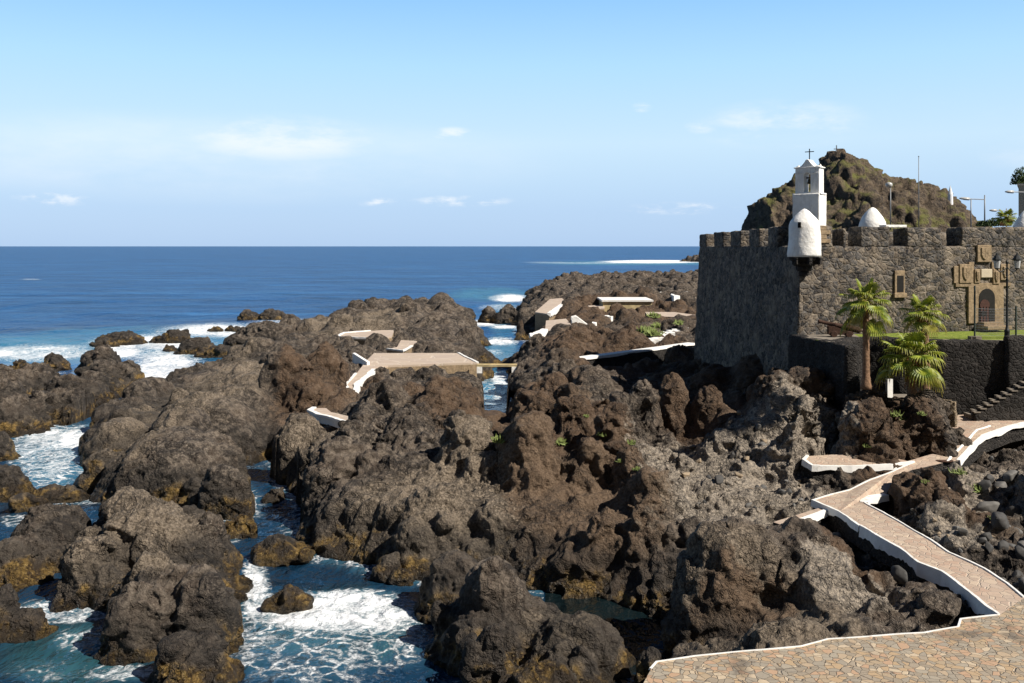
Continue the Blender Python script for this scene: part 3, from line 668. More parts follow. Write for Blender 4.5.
    Q = np.stack([i[:-1, :-1].ravel(), i[1:, :-1].ravel(), i[1:, 1:].ravel(), i[:-1, 1:].ravel()], 1)
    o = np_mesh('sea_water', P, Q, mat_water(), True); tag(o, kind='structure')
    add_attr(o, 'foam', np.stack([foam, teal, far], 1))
build_sea()
# ---------------------------------------------------------------- materials for built things
def mat_wall(name, cells, mortar, scale, bump=.08, zs=1.35, thr=.035):
    t = NT(name); p = t.pos()
    ps = t.n('ShaderNodeVectorMath', {0: p, 1: (1, 1, zs)}, operation='MULTIPLY').outputs[0]
    warp = t.n('ShaderNodeVectorMath', {0: t.n('ShaderNodeTexNoise', {'Vector': p, 'Scale': 1.3, 'Detail': 4}).outputs['Color'], 1: (.5, .5, .5)}, operation='MULTIPLY').outputs[0]
    q = t.n('ShaderNodeVectorMath', {0: ps, 1: warp}, operation='ADD').outputs[0]
    v1 = t.n('ShaderNodeTexVoronoi', {'Vector': q, 'Scale': scale}); e1 = t.n('ShaderNodeTexVoronoi', {'Vector': q, 'Scale': scale}, feature='DISTANCE_TO_EDGE')
    v2 = t.n('ShaderNodeTexVoronoi', {'Vector': q, 'Scale': scale * 2.3})
    c = t.n('ShaderNodeSeparateColor', {0: v1.outputs['Color']}).outputs[0]
    c2 = t.n('ShaderNodeSeparateColor', {0: v2.outputs['Color']}).outputs[1]
    k = len(cells)
    base = t.ramp(c, [(i / k, x) for i, x in enumerate(cells)], 'CONSTANT')
    base = t.mix(.45, base, t.ramp(c2, [(i / k, x) for i, x in enumerate(cells[::-1])], 'CONSTANT'))
    n = t.noise(p, 7, 5, .7); n0 = t.noise(p, .45, 3, .6)
    base = t.mix(t.rng(n, .50, .70, 0, .6), base, mortar)
    base = t.mix(t.rng(n, .46, .34, 0, .8), base, (.015, .014, .013))
    base = t.mix(t.math('MULTIPLY', t.rng(n0, .5, .75), .5), base, tuple(x * 1.2 for x in mortar))
    ed = t.rng(e1.outputs[0], thr, 0)
    base = t.mix(t.math('MULTIPLY', ed, t.rng(n0, .35, .6, .1, .7)), base, mortar)
    h = t.math('ADD', t.math('MULTIPLY', t.rng(e1.outputs[0], 0, .2), .7), t.math('MULTIPLY', n, 1.3))
    return t.out(base, .92, t.bump(h, 1., bump), .2)
STONE = mat_wall('dark_rubble_stone', [(.035, .034, .034), (.08, .075, .07), (.12, .112, .104), (.022, .021, .022), (.24, .20, .155), (.11, .088, .066), (.06, .06, .062)], (.25, .205, .155), 2.15, .07)
BLACK_SHADED_WALL = mat_wall('black_shaded_rubble', [(.018, .017, .016), (.03, .028, .027), (.045, .04, .037), (.024, .022, .02)], (.05, .045, .04), 3.4)  # dark stone; on the retaining wall it also paints in the shade
def mat_flags(name, cols, mortar, scale, stain=.3):
    t = NT(name); p = t.pos()
    q = t.n('ShaderNodeVectorMath', {0: p, 1: (1, 1, 0)}, operation='MULTIPLY').outputs[0]
    w = t.n('ShaderNodeVectorMath', {0: t.n('ShaderNodeTexNoise', {'Vector': q, 'Scale': 1.6, 'Detail': 5}).outputs['Color'], 1: (.34, .34, 0)}, operation='MULTIPLY').outputs[0]
    q = t.n('ShaderNodeVectorMath', {0: q, 1: w}, operation='ADD').outputs[0]
    v = t.n('ShaderNodeTexVoronoi', {'Vector': q, 'Scale': scale, 'Randomness': .9}); e = t.n('ShaderNodeTexVoronoi', {'Vector': q, 'Scale': scale, 'Randomness': .9}, feature='DISTANCE_TO_EDGE')
    c = t.n('ShaderNodeSeparateColor', {0: v.outputs['Color']}).outputs[0]; k = len(cols)
    base = t.ramp(c, [(i / k, x) for i, x in enumerate(cols)], 'CONSTANT')
    n = t.noise(p, 9, 5, .65); n0 = t.noise(p, .55, 4, .6)
    base = t.mix(t.rng(n, .3, .8, 0, .35), base, (.30, .25, .19))
    base = t.mix(t.rng(n0, .55, .72, 0, stain), base, (.07, .055, .045))
    base = t.mix(t.rng(e.outputs[0], .035, .012), base, mortar)
    h = t.math('ADD', t.rng(e.outputs[0], 0, .05), t.math('MULTIPLY', n, .3))
    return t.out(base, .8, t.bump(h, .8, .03), .3)
FLAGS = mat_flags('plaza_flagstones', [(.34, .26, .17), (.38, .29, .195), (.29, .24, .18), (.40, .26, .165), (.31, .27, .21), (.38, .27, .16), (.46, .37, .26), (.26, .215, .16), (.27, .235, .185)], (.16, .13, .10), 4.7, .7)
PATHM = mat_flags('path_flagstones', [(.40, .30, .23), (.44, .33, .25), (.37, .28, .22), (.42, .33, .26), (.47, .37, .28), (.40, .28, .21)], (.46, .38, .30), 3.2, .15)
DECKM = mat_flags('deck_concrete', [(.43, .34, .27), (.45, .36, .28), (.42, .335, .27)], (.5, .42, .34), .5, .15)
def mat_plain(name, c, rough=.7, nz=.12, scale=6., bump=.02, metal=0., spec=.3, dirt=None, dscale=1.2):
    t = NT(name); p = t.pos(); n = t.noise(p, scale, 5, .6)
    base = t.mix(t.rng(n, .3, .7), tuple(x * (1 - nz) for x in c), tuple(min(1, x * (1 + nz)) for x in c))
    if dirt: base = t.mix(t.rng(t.noise(p, dscale, 5, .65), .56, .74, 0, .7), base, dirt)
    return t.out(base, rough, t.bump(n, .7, bump) if bump else None, spec, Metallic=metal)
def mat_limewash():
    t = NT('limewash'); p = t.pos(); n = t.noise(p, 3, 5, .6)
    st = t.n('ShaderNodeVectorMath', {0: p, 1: (3.5, 3.5, .5)}, operation='MULTIPLY').outputs[0]
    base = t.mix(t.rng(n, .3, .7), (.72, .71, .68), (.82, .81, .78))
    base = t.mix(t.rng(t.noise(st, 1.2, 5, .7), .54, .74, 0, .6), base, (.46, .41, .34))
    base = t.mix(t.rng(t.noise(p, 6, 4, .7), .66, .72, 0, .7), base, (.30, .27, .23))
    return t.out(base, .88, t.bump(n, .8, .08), .2)
WHITE = mat_limewash()
KERBW = mat_plain('kerb_whitewash', (.72, .71, .68), .85, .06, 3., .03, dirt=(.38, .33, .27), dscale=2.5)
SAND = mat_plain('ochre_sandstone', (.25, .185, .115), .9, .28, 5., .05, dirt=(.12, .085, .055))
DARKIN = mat_plain('dark_interior', (.012, .011, .01), .9, .2)
IRON = mat_plain('dark_iron', (.028, .03, .03), .5, .1, metal=.4, bump=0)
RUSTY = mat_plain('rusty_iron', (.055, .028, .018), .85, .4, 12., .01)
GALV = mat_plain('galvanised_grey', (.20, .21, .22), .5, .1, metal=.3, bump=0)
GREENP = mat_plain('green_painted_post', (.05, .065, .055), .6, .1, bump=0)
LGLASS = mat_plain('lantern_glass', (.42, .42, .40), .3, .05, bump=0, spec=.5)
WOODR = mat_plain('red_brown_wood', (.055, .022, .016), .7, .3, 9., .01)
BEIGE = mat_plain('beige_render', (.48, .41, .30), .9, .05)
BRONZE = mat_plain('bronze', (.05, .04, .025), .5, .2, metal=.6, bump=0)
YELW = mat_plain('stained_pool_wall', (.42, .34, .19), .9, .25, 1.2, .03)
def mat_grass():
    t = NT('lawn_grass'); p = t.pos(); n = t.noise(p, 3, 5, .7); n2 = t.noise(p, .5, 3)
    base = t.mix(t.rng(n, .3, .7), (.10, .15, .02), (.24, .28, .05)); base = t.mix(t.rng(n2, .5, .7, 0, .6), base, (.20, .19, .06))
    return t.out(base, .9, t.bump(t.noise(p, 25, 3), .8, .05), .2)
GRASS = mat_grass()

# ---------------------------------------------------------------- paved ground
def slab(name, pts, thick, mat, side=None, kind='structure', parent=None, off=0.):
    m = MB().prism([p[:2] for p in pts], [p[2] - thick for p in pts], [p[2] + off for p in pts])
    o = m.build(name, mat, parent)
    if side:
        o.data.materials.append(side)
        for pl in o.data.polygons:
            if abs(pl.normal.z) < .5: pl.material_index = 1
    if kind: o['kind'] = kind
    return o
slab('plaza_pavement', [(x, y, 3.0) for x, y in PLAZA_FULL], 1.6, FLAGS, BLACK_SHADED_WALL)
o = slab('paved_path', path_poly, .9, PATHM, BLACK_SHADED_WALL, off=.004)
slab('paved_side_path', up(SIDE), .9, PATHM, BLACK_SHADED_WALL, off=-.004)
slab('stepping_path', STEPP, .5, PATHM, BLACK_SHADED_WALL)
slab('rock_path', LPATH, .5, DECKM, KERBW)
slab('deck_approach_path', [(p[0], p[1], p[2] + .004) for p in DPATH], .6, DECKM, KERBW)
slab('coastal_path', FLAT1, .5, DECKM, BLACK_SHADED_WALL)
def resample(pts, step):
    out = [Vector(pts[0])]
    for a, b in zip(pts[:-1], pts[1:]):
        a, b = Vector(a), Vector(b); n = max(1, int((b - a).length / step))
        for k in range(1, n + 1): out.append(a.lerp(b, k / n))
    return out
def kerb(name, pts, w, hup, hdown, side, mat=None, step=.3, jit=.04, seed=1, kind='structure', parent=None):
    """whitewashed strip along the edge of the paving; hangs hdown below on its outer side"""
    r = random.Random(seed); P = resample(pts, step); V = []; Fc = []
    nk = len(P); cr_ = [[r.uniform(-1, 1) for _ in range(nk // 4 + 3)] for _ in range(3)]
    def sm_(i, k): a_ = k / 4; j_ = int(a_); t_ = a_ - j_; t_ = t_ * t_ * (3 - 2 * t_); return cr_[i][j_] * (1 - t_) + cr_[i][j_ + 1] * t_
    for k, p in enumerate(P):
        d = (P[min(k + 1, len(P) - 1)] - P[max(k - 1, 0)]); d.z = 0; d.normalize()
        n = Vector((d.y, -d.x, 0)) * side
        ww = w * (1 + .22 * sm_(0, k)); o = jit * sm_(1, k)
        a = p - n * (ww * .5) + n * o; b = p + n * (ww * .5) + n * o
        hu = hup * r.uniform(.85, 1.1); hd = hdown * (1 + .35 * sm_(2, k) + r.uniform(-.15, .15))
        V += [a + Vector((0, 0, -.05)), a + Vector((0, 0, hu)), b + Vector((0, 0, hu * .9)), b + n * .03 - Vector((0, 0, hd))]
    for k in range(len(P) - 1):
        for i in range(4):
            j = (i + 1) % 4; Fc.append((4 * k + i, 4 * k + j, 4 * k + 4 + j, 4 * k + 4 + i))
    Fc.append((3, 2, 1, 0)); q = 4 * (len(P) - 1); Fc.append((q, q + 1, q + 2, q + 3))
    o = mesh_obj(name, V, Fc, mat or KERBW, parent)
    if kind: o['kind'] = kind
    return o
kerb('white_kerb', up(PATH_L[:9]), .09, .05, .36, -1, seed=1, step=.16)
kerb('white_kerb', up([(860, 526), (839, 512), (826, 506), (813, 500)]), .09, .04, .28, -1, seed=2, step=.16)
kerb('white_kerb', up(PATH_L[10:]), .07, .04, .1, -1, seed=3)
kerb('white_kerb', up(SIDE[:6]), .12, .06, .20, -1, seed=4, step=.2)
kerb('white_kerb', up(PATH_R[:7]), .07, .05, .1, 1, seed=5)
kerb('white_kerb', up(PATH_R[6:9]), .30, .05, .2, 1, seed=6)
kerb('white_kerb', up(PATH_R2[1:]), .20, .06, .2, 1, seed=7)
kerb('white_kerb', up([(947, 462), (952, 455), (958, 450), (968, 440), (977, 430), (990, 426)]), .08, .05, 0, 1, seed=8)
kerb('white_kerb', [(x, y, 3.0) for x, y in PLAZA], .06, .02, .05, -1, seed=9)
kerb('white_kerb', [STEPP[3], STEPP[2]], .16, .04, .2, 1, seed=10)
kerb('white_kerb', [LPATH[i] for i in (1, 0, 7, 6, 5)], .3, .1, .2, -1, seed=11)
kerb('white_kerb', [DPATH[i] for i in (2, 3, 4, 5)], .45, .12, .25, -1, seed=12)
kerb('white_kerb', [DPATH[i] for i in (5, 6, 7)], .2, .12, .2, -1, seed=13)
mh = MB().lathe([(.42, 0), (.42, .012), (.36, .016)], U(944, 460.5, 3.68), 20).build('manhole_cover', RUSTY); mh['kind'] = 'structure'
mh.location.z += .01

# ---------------------------------------------------------------- bathing decks and harbour works
def tzone(pts, dz): return [(p[0], p[1], p[2] + dz) for p in pts]
def deck(name, label, cat, pts, thick, wallmat, edges=(), topmat=None):
    e = empty(name, (0, 0, 0), 0, label, cat)
    slab('deck_top', pts, .18, topmat or DECKM, None, None, e, .0)
    slab('support_wall', tzone(pts, -.18), thick, wallmat, None, None, e)
    for k, (ids, w, hu, hd, sd) in enumerate(edges):
        kerb('white_edge', [pts[i] for i in ids], w, hu, hd, sd, kind=None, parent=e, seed=30 + k)
    return e
dk = deck('sunbathing_deck', 'large pinkish concrete bathing deck raised on a tan wall beside the footbridge', 'deck', DECK, 1.9, SAND, [((1, 2), .25, .08, .2, -1)])
# slanting whitewashed wall at its left end
a0, a1, a2 = U(352.5, 354, 3.4), U(367, 361, 3.2), U(366.5, 369, 2.8)
b0 = U(353, 361, 2.4)
wl = MB().hexa([(a0[0], a0[1], 1.6), (a1[0], a1[1], 1.6), (a1[0] + .2, a1[1] + .35, 1.6), (a0[0] + .2, a0[1] + .35, 1.6)], [(a0[0], a0[1], 3.5), (a1[0], a1[1], 3.1), (a1[0] + .2, a1[1] + .35, 3.1), (a0[0] + .2, a0[1] + .35, 3.5)]).build('white_windbreak_wall', WHITE)
tag(wl, 'short whitewashed wall at the left end of the large bathing deck', 'wall')
deck('rear_terrace', 'small pale terrace tucked behind dark lumps, left of the large bathing deck', 'deck', DECK2, 1.0, SAND, [((0, 1, 2), .3, .12, .3, 1), ((6, 7, 0), .35, .15, .4, 1)])
deck('landing_terrace', 'narrow sloping landing directly behind the large bathing deck', 'deck', DECK3, .8, SAND, [((0, 5, 4), .3, .1, .2, -1)])
Yb = U(480, 364.5, 2.8)[1]
fb = empty('footbridge', (UY(497, Yb), Yb, 2.7), 0, 'thin yellowish footbridge spanning the narrow sea channel', 'bridge')
L0, L1 = UY(477, Yb) - UY(497, Yb), UY(517, Yb) - UY(497, Yb)
MB().box(((L0 + L1) / 2, 0, 0), (L1 - L0, 1.1, .10)).build('walkway', YELW, fb)
for s in (-1, 1): MB().box(((L0 + L1) / 2, s * .52, .08), (L1 - L0, .06, .10)).build('side_beam', YELW, fb)
for s in (L0 + .25, L1 - .25): MB().box((s, 0, -.35), (.5, 1.2, .6)).build('abutment', WHITE, fb)
deck('stone_wharf', 'sloping stone wharf at the mouth of the channel, wall of tan blocks facing the sea', 'wharf', WH1, 2.6, SAND, [((3, 4), .5, .2, .5, -1)])
deck('stepped_wharf', 'curving paved wharf with a white edge, just left of the white slide', 'wharf', WH2, 1.6, BLACK_SHADED_WALL, [((4, 5, 6), .6, .4, .6, 1), ((3, 4), .3, .12, .2, -1)])
deck('small_lookout', 'little pale platform among brown lava left of the long pool wall', 'deck', FLAT2, .8, SAND)
c = U(580, 329, 3.5); sl_ = empty('pool_slide', c, 0, 'white curved concrete slide beside the paved wharf', 'slide')
for s in (-1, 1):
    m = MB()
    pr = [(-1.1, .3), (-1.1, 1.55), (-.5, 1.7), (.3, 1.1), (1.15, .45), (1.2, 0.), (-1.0, 0.)]
    y = s * .75
    V = [(x, y - .14, z) for x, z in pr] + [(x, y + .14, z) for x, z in pr]; n = len(pr)
    m.add(V, [tuple(range(n)), tuple(reversed(range(n, 2 * n)))] + [((i + 1) % n, i, i + n, (i + 1) % n + n) for i in range(n)])
    m.build('side_wall', WHITE, sl_, bevel=.05)
V = []; pr = [(-1.1, 1.2), (-.5, 1.25), (.2, .7), (.9, .25), (1.2, .12)]
for x, z in pr: V += [(x, -.62, z), (x, .62, z)]
MB().add(V + [(x, y, z - .12) for x, y, z in V], [(2 * i, 2 * i + 2, 2 * i + 3, 2 * i + 1) for i in range(4)] + [(10 + 2 * i, 11 + 2 * i, 13 + 2 * i, 12 + 2 * i) for i in range(4)]).build('chute', WHITE, sl_)
wk = kerb('low_white_wall', [U(x, y, 3.7) for x, y in ((594, 328), (595, 323), (599, 320.5), (606, 319.5), (612, 320))], .5, .6, .5, 1, WHITE, kind=None)
tag(wk, 'low white curving wall right of the white slide', 'wall')
pw = empty('pool_wall', (0, 0, 0), 0, 'long yellow-stained pool wall with a white top in the middle of the far lava field', 'wall')
A = U(603, 300.2, 5.0); B = U(652, 300.2, 5.0); A2 = (A[0], A[1] + 9, 5.0); B2 = (B[0], B[1] + 9, 5.0)
MB().hexa([(A[0], A[1], 2.5), (B[0], B[1], 2.5), (B2[0], B2[1], 2.5), (A2[0], A2[1], 2.5)], [(A[0], A[1], 4.75), (B[0], B[1], 4.75), (B2[0], B2[1], 4.75), (A2[0], A2[1], 4.75)]).build('wall_face', YELW, pw)
MB().box(((A[0] + B[0]) / 2, A[1] + 4.4, 4.9), (B[0] - A[0] + .4, 9.4, .28)).build('coping', KERBW, pw)
for k, (x0, x1, y0, z) in enumerate(((660, 668, 292, 5.2), (674, 681, 296, 5.2), (688, 697, 293.5, 5.2))):
    c = U((x0 + x1) / 2, y0, z); wdt = (x1 - x0) * c[1] / F
    o = MB().prism([(c[0] - wdt / 2, c[1]), (c[0] + wdt / 2, c[1] + 1), (c[0] + wdt * .3, c[1] + 9), (c[0] - wdt * .2, c[1] + 6)], z - 1.5, z).build('pale_ledge', KERBW)
    tag(o, ('whitish ledge farthest left among the lava beyond the pool wall', 'small whitish ledge in the lava right of the pool wall', 'whitish ledge in the far lava nearest the castle wall')[k], 'ledge')
# wall-top path with white edge running to the castle
A, B = U(575, 359.5, 4.0), U(696, 343.5, 4.3)
lw = empty('boundary_wall', (0, 0, 0), 0, 'long low wall of black stone with a white top running left from the castle', 'wall')
dv = (Vector(B) - Vector(A)); dv.z = 0; dv.normalize(); nv = Vector((-dv.y, dv.x, 0)) * .9
MB().hexa([(A[0], A[1], 1.8), (B[0], B[1], 2.6), (B[0] + nv.x, B[1] + nv.y, 2.6), (A[0] + nv.x, A[1] + nv.y, 1.8)],
          [(A[0], A[1], 3.9), (B[0], B[1], 4.2), (B[0] + nv.x, B[1] + nv.y, 4.2), (A[0] + nv.x, A[1] + nv.y, 3.9)]).build('wall_body', BLACK_SHADED_WALL, lw)
kerb('white_coping', [Vector(A) + nv * .5, Vector(B) + nv * .5], 1.0, .05, .15, 1, kind=None, parent=lw, step=.6)
# zig-zag of pale steps
st = empty('rock_stairway', (0, 0, 0), 0, 'flight of pale slab steps climbing the brown lava toward the castle', 'stairs')
for k in range(11):
    t_ = k / 10; px = 648 + 42 * t_; py = 341 - 16.5 * t_ ; c = U(px, py, 4.2 + .5 * t_)
    MB().box((c[0], c[1], c[2] - .1), (1.25, 1.6, .34), .1 * (-1) ** k).build('step', KERBW, st)
# ---------------------------------------------------------------- the castle
from mathutils.bvhtree import BVHTree
KX, KY = 17.3, 60.0
fu = Vector((.965, .262, 0)); fu.normalize(); fn = Vector((fu.y, -fu.x, 0))       # front face runs along fu, looks along fn
lu = Vector((-.8, 28, 0)).normalized(); ln = Vector((-lu.y, lu.x, 0)); ln = -ln if ln.x > 0 else ln
CORN = Vector((KX, KY, 0))
def s_of(px):
    k = (px - 512) / F; return (KY * k - KX) / (fu.x - fu.y * k)
def rough_wall(name, boxes, voxel, mat, parent, amp=.05):
    parts = []
    for b, t in boxes:
        V = np.array([list(map(float, p)) for p in list(b) + list(t)])
        Fc = []
        for q in ((3, 2, 1, 0), (4, 5, 6, 7), (0, 1, 5, 4), (1, 2, 6, 5), (2, 3, 7, 6), (3, 0, 4, 7)):
            Fc += [[q[0], q[1], q[2]], [q[0], q[2], q[3]]]
        parts.append((V, np.array(Fc)))
    V, Q = voxelise(parts, voxel)
    N = normals(V, Q)
    d = perlin(V, .8, 70) * amp + (.5 - worley(V * np.array([1, 1, 1.35]), .42, 71)) * amp * 1.2 + perlin(V, 3.5, 72) * amp * .8
    V = V + N * d[:, None]
    return np_mesh(name, V, Q, mat, True, parent)
def v3(p, z): return (p.x, p.y, z)
castle = empty('castle', (0, 0, 0), 0, 'dark stone coastal castle with a white corner turret and white bell tower on its battlements', 'castle')
LF, LL = 24.0, 28.0
BAT = .55
c0 = CORN; c1 = CORN + fu * LF; c2 = c1 + lu * LL; c3 = CORN + lu * LL
inn = lambda p, a, b: p
ob = -(fu + lu) * 0
def shift(p, a, b): return p - fn * a - ln * b
bot = [v3(c0 + fn * BAT * .3 + ln * BAT * .6, 2.2), v3(c1 + fn * BAT * .3, 2.2), v3(c2, 2.2), v3(c3 + ln * BAT * .9, 2.2)]
top = [v3(c0, 14.0), v3(c1, 14.0), v3(c2, 14.0), v3(c3, 14.0)]
rough_wall('wall', [(bot, top)], .17, STONE, castle, .06)
# merlons, front
TH = 1.5
def merlon(a, b, u, n, top_=15.2, w=TH, name='merlon', drop=0.):
    p, q = CORN + u * a, CORN + u * b; i = -n * w
    e = Vector((0, 0, 0))
    bt = [v3(p, 13.9), v3(q, 13.9), v3(q + i, 13.9), v3(p + i, 13.9)]; tp = [v3(p, top_), v3(q, top_), v3(q + i, top_ - .05), v3(p + i, top_ - .05)]
    if n.dot(ln) > .9: bt = [bt[1], bt[0], bt[3], bt[2]]; tp = [tp[1], tp[0], tp[3], tp[2]]
    return rough_wall(name, [(bt, tp)], .11, STONE, castle, .05)
for a, b in ((821, 833), (853, 862),):
    pass
for a, b, tz in ((819, 833.5, 15.25), (843, 847, 15.1), (861, 890, 15.22), (907, 942, 15.15), (962, 1040, 15.2)):
    merlon(s_of(a), s_of(b), fu, fn, tz)
for y0, y1, tz in ((1.2, 2.1, 15.2), (4.3, 6.6, 15.25), (8.8, 11.4, 15.2), (13.8, 16.6, 15.15), (19.2, 22.3, 15.1), (25.2, 28.0, 15.05)):
    merlon(y0, y1, lu, ln, tz)
# inner chapel mass closing the embrasures
rough_wall('inner_parapet', [([v3(CORN + fu * 2.6 - fn * 4.2, 13.8), v3(CORN + fu * 22 - fn * 4.2, 13.8), v3(CORN + fu * 22 - fn * 5.2, 13.8), v3(CORN + fu * 2.6 - fn * 5.2, 13.8)],
                             [v3(CORN + fu * 2.6 - fn * 4.2, 14.95), v3(CORN + fu * 22 - fn * 4.2, 14.95), v3(CORN + fu * 22 - fn * 5.2, 14.95), v3(CORN + fu * 2.6 - fn * 5.2, 14.95)])], .2, STONE, castle, .05)
# thin slab resting over the second embrasure
p = CORN + fu * (s_of(899)) - fn * .6
MB().box((p.x, p.y, 15.24), (1.5, .7, .16), math.atan2(fu.y, fu.x)).build('lintel_slab', WHITE, castle, bevel=.02)
# turret at the corner
tc = CORN + Vector((.28, -.12, 0))
def lumpy_lathe(name, prof, c, n, mat, parent, amp=.02, seed=1):
    o = MB().lathe(prof, c, n).build(name, mat, parent, True)
    P = np.array([v.co[:] for v in o.data.vertices]); d = perlin(P, .6, seed) * amp
    for v, q in zip(o.data.vertices, d):
        r_ = Vector((v.co.x - c[0], v.co.y - c[1], 0)); r_ = r_.normalized() if r_.length > .05 else Vector((0, 0, 0)); v.co += r_ * float(q)
    return o
prof = [(.97, 0), (.99, .15)] + [(.985 - .01 * k, .15 + 1.75 * k / 8) for k in range(1, 9)] + [(.84, 2.12), (.66, 2.35), (.47, 2.55), (.28, 2.74), (.12, 2.86), (.0, 2.9)]
tur = lumpy_lathe('turret', prof, (tc.x, tc.y, 13.35), 40, WHITE, castle, .05, 5)
vd = Vector((-tc.x, -tc.y, 0)).normalized(); wd = (vd + Vector((-.35, 0, 0))).normalized()
q = tc + wd * .965
MB().box((q.x, q.y, 15.25), (.17, .12, .34), math.atan2(wd.y, wd.x) + math.pi / 2).build('slit_window', DARKIN, tur)
cm = MB()
for k, (r_, z) in enumerate(((.90, 13.1), (.72, 12.8), (.5, 12.5), (.3, 12.2))):
    cm.lathe([(r_ * .85, 0), (r_, .1), (r_, .27), (r_ * .9, .33)], (tc.x - .0, tc.y + .1, z), 12)
cm.build('corbel', BLACK_SHADED_WALL, tur, True)
for k, a in enumerate((-.5, .35, 1.1)):
    d_ = Matrix.Rotation(a, 3, 'Z') @ vd
    MB().box((tc.x + d_.x * .82, tc.y + d_.y * .82, 13.1), (.2, .5, .42), math.atan2(d_.y, d_.x) + math.pi / 2).build('bracket_stone', BLACK_SHADED_WALL, tur, bevel=.03)
# bell gable
TBY = 63.4; tb = empty('bell_tower', (UY(809.5, TBY), TBY, 0), -R(37)); tb.parent = castle
def rbox(name, c, d, mat, parent, voxel=.07, amp=.02, extra=()):
    parts = []
    for cc, dd in [(c, d)] + list(extra):
        x, y, z = (v / 2 for v in dd)
        b = [(cc[0] - x, cc[1] - y, cc[2] - z), (cc[0] + x, cc[1] - y, cc[2] - z), (cc[0] + x, cc[1] + y, cc[2] - z), (cc[0] - x, cc[1] + y, cc[2] - z)]
        parts.append((b, [(p_[0], p_[1], cc[2] + z) for p_ in b]))
    return rough_wall(name, parts, voxel, mat, parent, amp)
rbox('lower_block', (0, 0, 15.65), (1.72, 1.3, 3.3), WHITE, tb, .07, .025)
# upper stage with arched opening (real hole)
w2, d2 = .78, .42; ow, oz0, ozs = .21, 17.42, 18.45
out = [(-w2, 17.28), (w2, 17.28), (w2, 19.02), (.62, 19.1), (.5, 19.02), (.36, 19.12), (.2, 19.30), (.1, 19.46), (0, 19.5), (-.1, 19.46), (-.2, 19.30), (-.36, 19.12), (-.5, 19.02), (-.62, 19.1), (-w2, 19.02)]
arch = [(-ow, oz0)] + [(ow * math.cos(math.pi - math.pi * k / 10), ozs + ow * math.sin(math.pi * k / 10)) for k in range(11)] + [(ow, oz0)]
bm = bmesh.new()
def loop(pts, y): return [bm.verts.new((x, y, z)) for x, z in pts]
fr = {}
for y in (-d2, d2):
    lo = loop(out, y); la = loop(arch, y); fr[y] = (lo, la)
    # split the face left / right of the opening
    left = [lo[0]] + [la[0]] + la[1:7] + [lo[8]] + lo[9:]
    right = [lo[1]] + lo[2:9] + list(reversed(la[6:12])) + [la[12]]
    f1 = left if y < 0 else list(reversed(left)); f2 = list(reversed(right)) if y > 0 else right
    bm.faces.new([lo[0], la[0]] + la[1:7] + [lo[8]] + lo[9:]) if y < 0 else bm.faces.new(list(reversed([lo[0], la[0]] + la[1:7] + [lo[8]] + lo[9:])))
    rr_ = [lo[1]] + lo[2:9] + la[6:13]
    bm.faces.new(rr_ if y < 0 else list(reversed(rr_)))
    bt_ = [lo[0], lo[1], la[12], la[0]]
    bm.faces.new(bt_ if y < 0 else list(reversed(bt_)))
for kk in (0, 1):
    A_, B_ = fr[-d2][kk], fr[d2][kk]; n = len(A_)
    for i in range(n):
        j = (i + 1) % n
        try: bm.faces.new((A_[i], B_[i], B_[j], A_[j]) if kk == 0 else (A_[j], B_[j], B_[i], A_[i]))
        except ValueError: pass
bmesh.ops.recalc_face_normals(bm, faces=bm.faces)
me = bpy.data.meshes.new('bell_arch'); bm.to_mesh(me); bm.free(); me.materials.append(WHITE)
ba = bpy.data.objects.new('bell_arch', me); col.objects.link(ba); ba.parent = tb
bvm = ba.modifiers.new('b', 'BEVEL'); bvm.width = .03; bvm.segments = 2; bvm.limit_method = 'ANGLE'
for c_, d_ in (((0, 0, 17.30), (1.86, 1.02, .10)), ((0, 0, 18.97), (1.72, .96, .07)), ((-.52, -.43, 18.62), (.5, .07, .07)), ((.52, -.43, 18.62), (.5, .07, .07))):
    MB().box(c_, d_).build('cornice', WHITE, tb, bevel=.02)
for s in (-1, 1): MB().lathe([(.09, 0), (.1, .05), (.06, .12), (.0, .2)], (s * .7, 0, 19.0), 8).build('corner_knob', WHITE, tb)
bl = MB().lathe([(.15, 0), (.145, .05), (.11, .14), (.09, .26), (.05, .32), (.0, .33)], (0, 0, 17.95), 14).build('bell', BRONZE, tb, True)
MB().box((0, 0, 18.34), (.4, .07, .08)).build('bell_yoke', RUSTY, bl)
cr = MB().box((0, 0, 19.83), (.05, .05, .72)).box((0, 0, 20.0), (.58, .05, .05)).build('cross', IRON, tb)
# white dome on the roof
YD = 72.; X_ = UY(872.5, YD)
dm = lumpy_lathe('dome', [(.98, 0), (1.0, .8), (.98, 1.5), (.90, 1.85), (.72, 2.2), (.5, 2.5), (.28, 2.75), (.1, 2.88), (0, 2.9)], (X_, YD, 13.9), 32, WHITE, castle, .04, 9)
